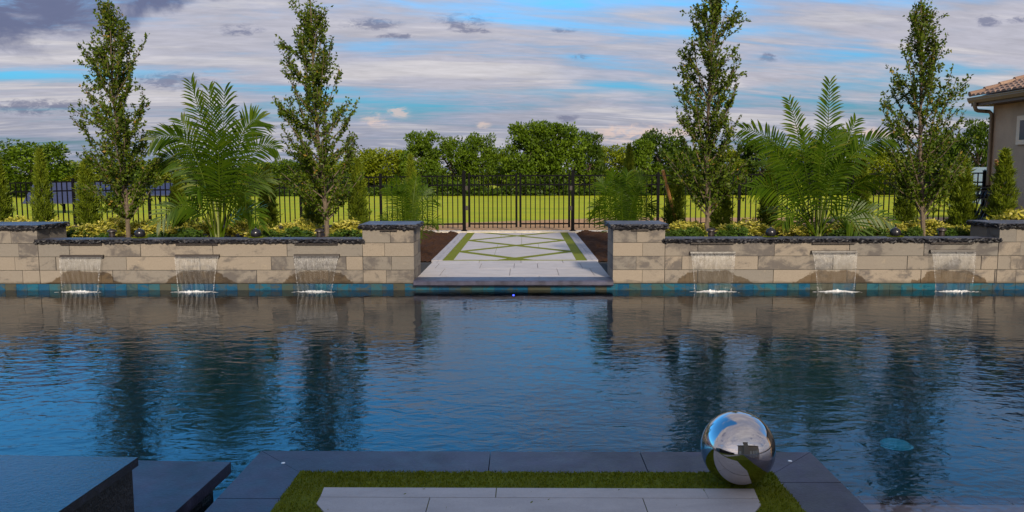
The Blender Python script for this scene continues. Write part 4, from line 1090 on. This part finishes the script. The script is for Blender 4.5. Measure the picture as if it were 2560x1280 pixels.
# ------------------------------------------------------------------ palms
def frond_mesh(pts, Lmax, nrm, rg, start=.26, sp=.021, wid=.0085, brown=0.0, droop=.25, angs=(72, 34)):
    """pts: three control points of the midrib (local); leaflets lie across nrm"""
    A, B, C = [np.array(p, float) for p in pts]
    f = lambda s: A * (1 - s) ** 2 + B * 2 * s * (1 - s) + C * s * s
    df = lambda s: 2 * (1 - s) * (B - A) + 2 * s * (C - B)
    ss = np.linspace(0, 1, 60); L = np.sum(np.linalg.norm(np.diff([f(s) for s in ss], axis=0), axis=1))
    m = MB(); m.c = .55; m.tube([f(s) for s in np.linspace(0, 1, 16)], [.010 * (1 - s) ** .7 + .0018 for s in np.linspace(0, 1, 16)], 5)
    V0, F0, T0 = np.array(m.v), m.f, np.array(m.t)
    n = int(L * (1 - start) / sp); V, F, T = [], [], []
    nrm = np.array(nrm, float)
    for i in range(n):
        s = start + (1 - start) * (i + .5) / n; u = (s - start) / (1 - start)
        for sd in (-1, 1):
            tg = df(s); tg /= np.linalg.norm(tg); side = np.cross(tg, nrm); side /= np.linalg.norm(side) + 1e-9
            up_ = np.cross(side, tg)
            ln = Lmax * (np.interp(u, [0, .1, .35, .7, 1], [.5, .85, 1.0, .95, .55])) * rg.uniform(.88, 1.08)
            an = R(np.interp(u, [0, 1], angs) + rg.normal() * 4)
            d = tg * math.cos(an) + sd * side * math.sin(an) + up_ * (.16 + rg.normal() * .07)
            d /= np.linalg.norm(d)
            p0 = f(s); gdr = np.array((0, 0, -1.0)) * droop * ln * rg.uniform(.6, 1.3)
            p1 = p0 + d * ln * .38 + gdr * .10; p2 = p0 + d * ln * .72 + gdr * .42; p3 = p0 + d * ln + gdr
            wv = np.cross(d, up_ * (1) + side * .25 * sd); wv /= np.linalg.norm(wv) + 1e-9
            w = wid * rg.uniform(.85, 1.15); b = len(V)
            V += [p0 + wv * w * .35, p0 - wv * w * .35, p1 + wv * w, p1 - wv * w, p2 + wv * w * .8, p2 - wv * w * .8, p3 + wv * w * .06, p3 - wv * w * .06]
            F += [(b, b + 1, b + 3, b + 2), (b + 2, b + 3, b + 5, b + 4), (b + 4, b + 5, b + 7, b + 6)]
            tt = np.clip(rg.normal(.34, .13), 0, .8); te = 1.0 if rg.random() < brown * u * 1.4 else tt
            T += [tt, tt, tt, tt, (tt + te) / 2, (tt + te) / 2, te, te]
    o = len(V); allV = np.concatenate([np.array(V), V0]); me = bpy.data.meshes.new('frond')
    me.from_pydata(allV.tolist(), [], F + [tuple(j + o for j in q) for q in F0]); me.update()
    a = me.attributes.new('tint', 'FLOAT', 'POINT'); a.data.foreach_set('value', np.concatenate([np.array(T), T0]).astype(np.float32))
    return me
def palm(px, pyb, Y, lab, fr, seed, Lmax, nstem=5, extra=0, ext_r=(.5, .9), zb=BED, sp=.043, wid=.0135):
    rg = np.random.default_rng(seed); x0 = xat(px, Y, pyb)
    base = np.array((x0, Y, zb)); k = thing('majesty_palm', lab, 'palm', base, group='palms in the beds')
    ox, oy = px, pyb
    def loc(p, dy): return at(p[0], p[1], Y + dy) - base
    for i, (p0, p1, p2, d1, d2, br, *lm) in enumerate(fr):
        A = np.array((rg.normal() * .03 + (p0 - px) / pxm(Y) * .9, rg.normal() * .03, rg.uniform(-.02, .05)))
        nr = (rg.normal() * .28, -1, rg.normal() * .25); br = br + .16
        me = frond_mesh([A, loc(p1, d1), loc(p2, d2)], (lm[0] if lm else Lmax) * rg.uniform(.94, 1.08), nr, rg, rg.uniform(.24, .34), sp, wid, br)
        link('frond', me, M_PALM, k)
    for i in range(extra):
        az = i * 2.39996 + rg.uniform(0, .5); L = rg.uniform(*ext_r); el = rg.uniform(.7, 1.25)
        dr = np.array((math.cos(az), math.sin(az), 0)); A = np.array((rg.normal() * .03, rg.normal() * .03, 0.02))
        B = A + dr * L * .35 * math.cos(el) + np.array((0, 0, L * .8 * math.sin(el))); C = A + dr * L * .95 + np.array((0, 0, L * rg.uniform(.25, .75)))
        me = frond_mesh([A, B, C], Lmax * rg.uniform(.75, .95), (rg.normal() * .4 + dr[0] * -.3, -.6 + rg.normal() * .3, .8), rg, .3, sp, wid, .1)
        link('frond', me, M_PALM, k)
    for i in range(nstem):
        a = i * 1.3 + rg.uniform(0, .5); r = .035 if nstem > 1 else 0
        m = MB(); c = np.array((math.cos(a) * r, math.sin(a) * r, -.05)); h = rg.uniform(.35, .62)
        m.tube([c, c * np.array((1.1, 1.1, 0)) + (0, 0, h * .5), c * np.array((1.5, 1.5, 0)) + (0, 0, h)], [.017, .014, .008], 7); m.build('stem', M_PSTEM, k, True)
# control points in the picture: base x, midrib middle, tip, depth of middle and tip, share of browned tips
palm(545, 590, 11.30, 'tall majesty palm behind the left wall between two slim trees', [
    (549, (557, 420), (561, 228), -.05, -.10, .1, .46), (540, (535, 400), (477, 206), .10, .20, .9, .36), (544, (545, 420), (522, 222), .05, .1, .3, .36),
    (556, (588, 290), (648, 300), .10, .20, .05, .36), (556, (608, 320), (692, 372), -.10, -.22, .15, .30), (554, (612, 400), (668, 455), .15, .30, .05, .36),
    (538, (500, 280), (382, 352), -.10, -.18, .05, .34), (538, (480, 330), (402, 410), .20, .40, .0, .36), (540, (478, 450), (392, 560), -.25, -.40, .05, .30),
    (554, (606, 450), (655, 570), -.2, -.35, .1, .30), (543, (525, 430), (492, 480), -.40, -.65, .0, .34), (551, (575, 440), (616, 490), -.40, -.65, .05, .34),
    (552, (575, 430), (612, 320), .30, .5, .0, .36), (541, (520, 410), (452, 300), .25, .45, .05, .36), (547, (548, 440), (545, 340), -.25, -.4, .0, .36), (545, (505, 480), (470, 520), .2, .4, .0, .3)], 7, .33, 7, 1, (.6, .8))
palm(2045, 586, 11.40, 'tall wide majesty palm behind the right wall with one drooping low frond', [
    (2046, (2070, 400), (2074, 205), .0, .05, .3), (2042, (2020, 400), (1972, 250), .05, .0, .9), (2038, (1990, 330), (1856, 322), -.05, -.1, .1),
    (2050, (2110, 330), (2232, 345), .1, .2, .1), (2052, (2090, 420), (2140, 300), .2, .35, .1), (2040, (1960, 440), (1880, 470), -.2, -.35, .0),
    (2050, (2110, 440), (2200, 450), -.15, -.3, .05), (2044, (2040, 440), (2060, 330), -.3, -.5, .0), (2038, (1990, 430), (1935, 380), -.3, -.5, .05),
    (2052, (2120, 500), (2150, 590), -.3, -.42, .0, .34), (2036, (1990, 490), (1955, 560), -.2, -.3, .1, .3),
    (2042, (2010, 470), (1960, 440), .3, .5, .0), (2040, (2015, 560), (2005, 545), -.3, -.5, .0), (2046, (2060, 450), (2110, 400), -.35, -.55, .0),
    (2044, (2030, 430), (2010, 330), .1, .15, .0), (2048, (2070, 430), (2095, 330), .05, .15, .0), (2050, (2100, 480), (2235, 560), .05, .1, .05), (2040, (1970, 400), (1905, 400), .3, .55, .0)], 8, .30, 7, 2, (.6, .95))
palm(1022, 600, 12.6, 'small bright palm behind the left path pillar', [
    (1020, (1000, 490), (965, 470), .0, -.1, .0), (1018, (1005, 470), (988, 448), .1, .1, .0), (1024, (1030, 490), (1042, 440), .05, .1, .0), (1026, (1060, 480), (1090, 500), -.05, -.15, .0),
    (1026, (1060, 520), (1096, 560), -.1, -.2, .0), (1018, (985, 520), (955, 548), -.1, -.15, .0), (1022, (1020, 480), (1010, 460), .3, .5, .0), (1024, (1045, 490), (1070, 470), .2, .4, .0), (1020, (1015, 500), (1005, 480), -.3, -.45, .0)], 9, .22, 4, 0, zb=-.03, sp=.026, wid=.0055)
palm(1555, 597, 12.6, 'dense round small palm behind the right path pillar', [
    (1552, (1520, 480), (1484, 520), -.05, -.1, .0), (1550, (1525, 460), (1500, 455), .0, .05, .0), (1553, (1540, 450), (1528, 430), .1, .1, .0), (1556, (1560, 450), (1570, 432), .1, .15, .0), (1558, (1585, 460), (1606, 440), .05, .1, .0),
    (1560, (1600, 480), (1632, 515), -.05, -.1, .0), (1552, (1530, 490), (1505, 490), -.25, -.4, .0), (1558, (1575, 490), (1600, 480), -.25, -.4, .0), (1555, (1555, 480), (1550, 450), -.3, -.5, .0), (1555, (1550, 470), (1560, 460), .3, .5, .0), (1552, (1515, 510), (1480, 535), -.1, -.2, .0), (1560, (1600, 510), (1625, 535), -.1, -.2, .0)], 10, .24, 4, 0, zb=-.03, sp=.024, wid=.0065)

# ------------------------------------------------------------------ tan house at the right edge
def stucco(name, col):
    m, t = newmat(name); p = t.pos(); n = t.noise(p, 1.6, 5, .65); f = t.noise(p, 55, 4, .7)
    k = t.mapr(t.math('ADD', n, t.math('MULTIPLY', f, .4)), .5, .9, .85, 1.15)
    c = t.mix(1.0, (*col, 1), t.n('CombineColor', {0: k, 1: k, 2: k}).outputs[0], 'MULTIPLY')
    t.out(t.n('BsdfPrincipled', {'Base Color': c, 'Roughness': .9, 'Normal': t.bump(f, .6, .008)})); return m
M_STUC = stucco('tan_stucco', (.36, .255, .165)); M_TRIM = stucco('cream_stucco_trim', (.62, .50, .36))
M_GUT = plain('painted_gutter', (.17, .125, .075), .4, .15, 6); M_SOFF = plain('brown_fascia', (.10, .062, .042), .6, .2, 10)
m_, t = newmat('clay_roof_tile'); p = t.pos(); a = t.attr('tint').outputs['Fac']; n = t.noise(p, 20, 5, .65)
c = t.ramp(a, [(0, (.14, .082, .058)), (.5, (.20, .12, .085)), (1, (.26, .17, .12))]); c = t.mix(t.mapr(n, .45, .7, 0, .5), c, (.11, .075, .055, 1))
t.out(t.n('BsdfPrincipled', {'Base Color': c, 'Roughness': .8, 'Normal': t.bump(n, .4, .005)})); M_ROOF = m_
m_, t = newmat('dark_window_glass'); t.out(t.n('BsdfPrincipled', {'Base Color': (.02, .025, .03, 1), 'Roughness': .05})); M_GLASS = m_
HD = 18.35; HX = float(xat(2476, HD, 400)); EZ = float(zat(2435, 243, HD)); EX = float(xat(2433, HD, 245))
hs = thing('house', 'tan stucco house with clay tile roof and gutter at the right edge', 'house', (0, 0, 0))
m = MB(); m.box(HX, HX + 8, 6, HD, -.3, EZ - .19); m.build('wall', M_STUC, hs)
m = MB(); m.box(EX + .10, HX + 8.3, 5.7, HD + .25, EZ - .188, EZ - .12); m.build('soffit', M_SOFF, hs)
rf = thing('roof', None, None); rf.parent = hs
m = MB(); rr = random.Random(5); sl = math.tan(R(18)); ncol = int((HD + .3 - 6) / .19)
for r in range(24):
    xa_, xb_ = EX + .05 + r * .30, EX + .05 + (r + 1) * .30 + .05
    if xb_ > HX + 7: break
    for cidx in range(ncol):
        y0 = 6 + cidx * .19; m.c = rr.random()
        za = EZ - .02 + (xa_ - EX) * sl + .035; zb_ = EZ - .02 + (xb_ - EX) * sl + .012
        n = 7; va = []; vb = []
        for q in range(n):
            th = math.pi * q / (n - 1); yy = y0 + .095 - .09 * math.cos(th); hz = .055 * math.sin(th)
            va.append((xa_, yy, za + hz)); vb.append((xb_, yy, zb_ + hz * .85))
        vs = va + vb; m.add(vs, [(q, n + q, n + q + 1, q + 1) for q in range(n - 1)] + [tuple(range(n))])
tiles = m.build('tile_courses', M_ROOF, rf)
bpy.data.objects.remove(rf); tiles.parent = hs; tiles.name = 'roof'
m = MB(); m.c = .3
m.add([(EX + .06, 5.9, EZ - .03), (HX + 7, 5.9, EZ - .03 + (HX + 7 - EX - .06) * sl), (HX + 7, HD + .24, EZ - .03 + (HX + 7 - EX - .06) * sl), (EX + .06, HD + .24, EZ - .03),
       (EX + .06, 5.9, EZ - .12), (HX + 7, 5.9, EZ - .12), (HX + 7, HD + .24, EZ - .12), (EX + .06, HD + .24, EZ - .12)], [(0, 1, 2, 3), (3, 2, 6, 7), (1, 0, 4, 5), (0, 3, 7, 4), (2, 1, 5, 6)])
m.build('roof_deck', M_SOFF, tiles)
m = MB()
for r in range(16):                                   # rake tiles along the far gable edge
    xa_ = EX + .06 + r * .33; za = EZ + .03 + (xa_ - EX) * sl; m.c = rr.random()
    m.tube([(xa_ - .02, HD + .23, za + .035), (xa_ + .36, HD + .23, za + .36 * sl + .015)], [.062, .052], 10)
m.build('rake_tiles', M_ROOF, tiles)
m = MB(); gx = EX
m.extr([(gx + .12, EZ - .12), (gx + .055, EZ - .125), (gx + .03, EZ - .085), (gx + .012, EZ - .06), (gx + .012, EZ - .04), (gx, EZ - .02), (gx, EZ), (gx + .012, EZ), (gx + .02, EZ - .02), (gx + .12, EZ - .02)], 'y', 5.7, HD + .26)
g_ = m.build('gutter', M_GUT, hs)
m = MB(); yd = HD + .02
def rtube(pts, r=.042): m.tube(pts, r, 10)
rtube([(gx + .06, yd, EZ - .11), (gx + .062, yd, EZ - .22), (gx + .09, yd, EZ - .28), (gx + .14, yd, EZ - .30), (HX - .09, yd - .02, EZ - .32), (HX - .05, yd - .04, EZ - .37), (HX - .045, yd - .05, EZ - .45), (HX - .045, yd - .05, .0)])
m.build('downspout', M_GUT, hs, True)
wy1 = 17.38
win = MB(); win.box(HX - .05, HX + .05, wy1 - 1.2, wy1, zat(2550, 362, wy1), zat(2550, 290, wy1)); wn = win.build('window', M_TRIM, hs)
m = MB(); m.box(HX - .054, HX - .03, wy1 - 1.08, wy1 - .12, zat(2550, 362, wy1) + .1, zat(2550, 290, wy1) - .1); m.build('pane', M_GLASS, wn)
# black fence panels stacked against the house corner
sk = thing('stacked_fence_panels', 'stack of dark metal fence panels leaning by the house corner', 'fence panels', (0, 0, 0))
M_GREYM = plain('grey_aluminium', (.045, .047, .055), .3, .2, 20)
for i in range(4):
    m = MB(); Y = FY - .55 - i * .07; xa_ = xat(2412 + i * 5, Y, 500); xb_ = xat(2492 + i * 2, Y, 500); z0 = .03; z1 = zat(2450, 463 + i * 4, Y)
    Mx = Matrix.Translation((0, Y, z0)) @ Matrix.Rotation(R(-5), 4, 'X'); Hh = z1 - z0
    Mx = Mx @ Matrix(((1, 0, .30 + .06 * i, 0), (0, 1, 0, 0), (0, 0, 1, 0), (0, 0, 0, 1)))
    for zz_ in (0.06, Hh * .78, Hh - .03): m.box(xa_ - .3, xb_ - .3, -.012, .012, zz_, zz_ + .028, Mx)
    x = xa_ - .3
    while x < xb_ - .3: m.box(x, x + .017, -.009, .009, 0, Hh, Mx); x += .085
    m.build('panel', M_GREYM if i % 2 else M_BLACK, sk)
# pale vehicle standing beyond the end of the fence
vh = thing('parked_van', 'white and pale blue van glimpsed beyond the fence by the house', 'van', (xat(2528, 31, 450), 31, gz(12, 31)))
M_WHITE = plain('white_paint', (.75, .76, .78), .3, .06, 4); M_TYRE = plain('tyre_rubber', (.012, .012, .012), .8, .2, 20)
m = MB(); m.extr([(-1.2, .35), (1.6, .35), (1.62, .9), (1.25, 1.05), (.85, 1.72), (-1.15, 1.75), (-1.22, .9)], 'y', -.8, .8); vh_b = m.build('body', M_WHITE, vh)
m = MB(); m.box(-.95, .15, -.808, -.79, 1.1, 1.55); m.build('side_window', plain('pale_glass', (.18, .33, .42), .06, .2, 3), vh)
m = MB(); m.box(.25, .8, -.808, -.79, 1.1, 1.5); m.build('side_window', M_GLASS, vh)
for x in (-.75, 1.1):
    m = MB(); bb = MB(); bb.lathe([(.1, -.1), (.30, -.1), (.32, -.06), (.32, .06), (.30, .1), (.1, .1)], seg=24); m.add([Matrix.Translation((x, -.72, .32)) @ Matrix.Rotation(R(90), 4, 'X') @ Vector(v) for v in bb.v], bb.f); m.build('wheel', M_TYRE, vh)
# ------------------------------------------------------------------ solar tables in the field at the left
m_, t = newmat('dark_blue_panel'); p = t.obj(); br = t.n('TexBrick', {'Vector': t.mapping(p, (1, 1, 1)), 'Color1': (.018, .024, .062, 1), 'Color2': (.023, .030, .074, 1), 'Mortar': (.04, .045, .08, 1), 'Scale': 6.0, 'Mortar Size': .01})
t.out(t.n('BsdfPrincipled', {'Base Color': br.outputs[0], 'Roughness': .4})); M_PV = m_
for px0, px1, pyt, pyb, Y, lab in ((62, 236, 457, 508, 36, 'nearest tilted dark blue panel table on the lawn, at the far left'), (226, 312, 462, 494, 42, 'middle dark blue panel table on the lawn, behind the first tall tree'), (360, 428, 458, 488, 48, 'farthest dark blue panel table on the lawn, left of the palm')):
    xa_, xb_ = xat(px0, Y), xat(px1, Y); zt_, zb_ = zat(px0, pyt, Y), zat(px0, pyb, Y); gzv = gz((xa_ + xb_) / 2, Y)
    k = thing('solar_panel_table', lab, 'panels', ((xa_ + xb_) / 2, Y, gzv), group='dark blue panel tables on the lawn')
    hw_ = (xb_ - xa_) / 2; m = MB(); h0, h1 = zb_ - gzv, zt_ - gzv
    m.extr([(0, h0), (.03, h0 - .03), (1.0, h1 - .03), (.97, h1)], 'x', -hw_, hw_); m.build('panel_surface', M_PV, k)
    m = MB(); m.extr([(-.004, h0 - .03), (.0, h0 + .004), (.04, h0 + .03), (.04, h0 - .035)], 'x', -hw_, hw_); m.build('edge_rail', M_GREYM, k)
    for f in (-.7, 0, .7):
        m = MB(); m.tube([(f * hw_, .55, -.2), (f * hw_, .55, (h0 + h1) / 2 - .03)], .05, 8); m.build('post', M_BLACK, k)
        m = MB(); m.tube([(f * hw_, .55, .25), (f * hw_, .12, h0 + .02)], .025, 6); m.build('brace', M_BLACK, k)

# ------------------------------------------------------------------ trees at the far edge of the lawn
M_FAR = [leafmat('far_leaf_' + n_, c_, .3) for n_, c_ in (('green', [(.034, .062, .003), (.076, .128, .006), (.14, .20, .009)]), ('dark', [(.018, .038, .003), (.046, .082, .005), (.09, .135, .008)]), ('yellow', [(.075, .10, .003), (.14, .175, .006), (.22, .24, .009)]))]
M_FBARK = plain('far_bark', (.09, .065, .045), .9, .3, 2)
def crown_mesh(seed, kind):
    """unit crown: about 1 wide, 1 high from z=0; many leaf tufts in clumps"""
    rg = np.random.default_rng(seed); K = 70
    cd = rg.normal(size=(K, 3)); cd /= np.linalg.norm(cd, axis=1, keepdims=True); rr = rg.uniform(.35, 1, K)[:, None] ** .5
    C = cd * rr * np.array([.40, .40, .42]) + np.array([0, 0, .52])
    if kind == 'tall': C[:, :2] *= (1.1 - .55 * np.clip((C[:, 2:3] - .35) / .6, 0, 1)); top = rg.integers(0, K, 9); C[top, 2] = rg.uniform(.86, .98, 9); C[top, :2] *= .8
    if kind == 'low': C[:, 2] *= .98
    nl = 95; n = K * nl; idx = np.repeat(np.arange(K), nl); rad = rg.uniform(.065, .14, K)[idx]
    off = rnd_dir(rg, n); P = C[idx] + off * (rad * rg.uniform(.45, 1.0, n))[:, None] * np.array([1.15, 1.15, .8])
    P[:, 2] = np.clip(P[:, 2], .0, None)
    D = off + rg.normal(size=(n, 3)) * .5 + np.array([0, 0, .15])
    tint = np.clip(.42 + rg.normal(0, .13, K)[idx] + rg.normal(0, .14, n), 0, 1)
    V, F, T = leaves(P, D, off * .8 + rg.normal(size=(n, 3)) * .5, rg.uniform(.030, .058, n), rg.uniform(.010, .018, n), tint)
    return V, F, T
CR = {}
for kind in ('round', 'tall', 'low'):
    for s in (1, 2):
        V, F, T = crown_mesh(s * 10 + len(kind), kind)
        for ci in range(3):
            CR[kind, s, ci] = np_mesh('far_crown', V, F, T); CR[kind, s, ci].materials.append(M_FAR[ci])
mb_ = MB(); mb_.tube([(0, 0, -.03), (.01, 0, .3), (0, .01, .62)], [.030, .024, .010], 7)
for q in range(6):
    a = q * 1.1; mb_.tube([(.008, 0, .22 + .05 * q), (.12 * math.cos(a), .12 * math.sin(a), .38 + .05 * q), (.27 * math.cos(a), .27 * math.sin(a), .52 + .05 * q)], [.013, .009, .003], 5)
FTR = mb_.mesh('far_trunk', True); FTR.materials.append(M_FBARK)
far = [  # px centre, py top, px width, distance, kind, shape seed, colour, label
    (78, 342, 190, 78, 'round', 1, 0, 'large round dark green tree at the far left of the lawn'),
    (-30, 392, 120, 86, 'low', 2, 0, 'low green tree cut by the left photo edge'),
    (188, 392, 90, 92, 'low', 1, 2, 'low olive tree right of the large round tree at the left'),
    (250, 398, 110, 94, 'low', 2, 2, 'yellowish low tree behind the second narrow conifer from the left'),
    (345, 396, 130, 95, 'low', 1, 0, 'green far tree seen through the first tall slim tree'),
    (430, 392, 110, 94, 'round', 2, 2, 'olive far tree behind the left fronds of the left palm'),
    (540, 396, 140, 95, 'low', 2, 0, 'green far tree hidden behind the middle of the left palm'),
    (640, 394, 120, 94, 'low', 1, 2, 'yellow green far tree behind the right fronds of the left palm'),
    (715, 391, 120, 92, 'round', 1, 0, 'rounded far tree between the left palm and the second slim tree'),
    (810, 388, 130, 95, 'low', 2, 2, 'olive far tree seen through the second slim tree'),
    (905, 366, 120, 92, 'round', 2, 2, 'yellow green far tree just right of the second slim tree'),
    (968, 358, 130, 90, 'low', 1, 2, 'pale bushy far tree above the left path pillar'),
    (1052, 334, 110, 88, 'tall', 1, 0, 'tall far tree with an open top, left of the gate'),
    (1128, 335, 140, 90, 'round', 2, 0, 'wide mid green far tree above the left gate post'),
    (1206, 338, 100, 91, 'tall', 2, 0, 'pointed far tree above the left gate leaf'),
    (1250, 366, 80, 96, 'low', 2, 2, 'short pale far tree in the gap above the gate'),
    (1310, 312, 130, 88, 'tall', 1, 0, 'tall far tree with several spires above the right gate leaf'),
    (1360, 308, 110, 89, 'tall', 2, 1, 'tallest dark far tree near the middle of the photo'),
    (1418, 314, 140, 88, 'tall', 2, 0, 'broad tall far tree above the right gate post'),
    (1474, 336, 90, 90, 'tall', 1, 1, 'darker pointed far tree at the right end of the tall group'),
    (1540, 352, 130, 95, 'round', 1, 2, 'domed pale yellow far tree left of the tall yellowish conifer'),
    (1650, 316, 150, 88, 'round', 2, 1, 'large dark far tree left of the third slim tree'),
    (1610, 352, 90, 86, 'tall', 1, 0, 'slim far tree behind the small right palm'),
    (1740, 352, 130, 92, 'low', 1, 0, 'far tree seen through the third slim tree'),
    (1815, 360, 110, 90, 'low', 2, 2, 'yellow green far tree right of the third slim tree'),
    (1905, 332, 150, 90, 'round', 1, 1, 'dark domed far tree left of the right palm'),
    (1985, 352, 120, 92, 'low', 1, 0, 'far tree behind the left fronds of the right palm'),
    (2085, 312, 130, 88, 'round', 2, 1, 'tall rounded far tree behind the right palm'),
    (2195, 352, 130, 84, 'low', 2, 2, 'pale yellow far tree with bare limbs right of the right palm'),
    (2275, 372, 110, 90, 'low', 1, 0, 'far tree seen through the left side of the last slim tree'),
    (2360, 318, 120, 70, 'round', 1, 0, 'green far tree just right of the last slim tree'),
    (2440, 290, 140, 66, 'round', 2, 1, 'large dark tree beside the house roof')]
for i, (px, pyt, wpx, Y, kind, sd_, ci, lab) in enumerate(far):
    x = xat(px, Y, 450); z = gz(x, Y); h = zat(px, pyt, Y) - z; w = wpx * 1.12 / pxm(Y)
    k = thing('far_tree', lab, 'tree', (x, Y, z), rz=i * 1.37, group='trees at the far edge of the lawn')
    o = link('crown', CR[kind, sd_, ci], None, k); o.scale = (w, w, h * 1.0)
    o = link('trunk', FTR, None, k); o.scale = (w * .9, w * .9, h)
# undergrowth: its darker green stands in for the shade under the trees
rg = np.random.default_rng(77); n = 42000
px_ = rg.uniform(-200, 2480, n); Yv = rg.uniform(84, 91, n)
xx = (px_ - 1310) / 2000 * Yv; hmax = 1.5 + .7 * np.sin(px_ / 41.0) + .5 * np.sin(px_ / 17.0 + 1); hmax = np.clip(hmax, .7, 3)
P = np.stack([xx, Yv, -1.37 + hmax * rg.random(n) ** .9], 1); D = rg.normal(size=(n, 3)) + np.array([0, 0, .4])
V, F, T = leaves(P, D, rnd_dir(rg, n) + np.array([0, -.6, .5]), rg.uniform(.25, .5, n), rg.uniform(.08, .15, n), np.clip(rg.normal(.38, .2, n), 0, 1))
tag(link('undergrowth', np_mesh('undergrowth', V, F, T), M_FAR[1]), 'shrubs and scrub under the far trees along the lawn edge, shade put into their dark green', 'undergrowth', kind='stuff')

# ------------------------------------------------------------------ house behind the camera: seen in the chrome ball, shades the platform
bh = thing('house', 'tan house with a square tower, seen only mirrored in the chrome ball', 'house', (0, 0, 0))
m = MB(); m.box(-3, 19, -24, -11, -.3, 7.1); m.build('wall', M_STUC, bh)
m = MB(); m.box(-3.5, 19.5, -24.5, -10.4, 7.1, 7.35); m.add([(-3.5, -24.5, 7.35), (19.5, -24.5, 7.35), (19.5, -10.4, 7.35), (-3.5, -10.4, 7.35), (2, -17.5, 10.6), (14, -17.5, 10.6)], [(0, 1, 5, 4), (2, 3, 4, 5), (1, 2, 5), (3, 0, 4)]); m.build('roof', M_SOFF, bh)
m = MB(); m.box(1.6, 5.2, -10.98, -9.2, -.3, 9.0); m.build('tower', M_STUC, bh)
m = MB(); m.box(1.3, 5.5, -11.2, -8.9, 9.0, 9.35); m.build('tower_roof', M_SOFF, bh)
for x in (-1.2, 7.4, 10.4, 13.4, 16.4):
    m = MB(); m.box(x - .9, x + .9, -11.04, -10.99, .2, 2.7); w_ = m.build('window', M_TRIM, bh)
    m = MB(); m.box(x - .75, x + .75, -11.05, -11.03, .32, 2.58); m.build('pane', M_GLASS, w_)
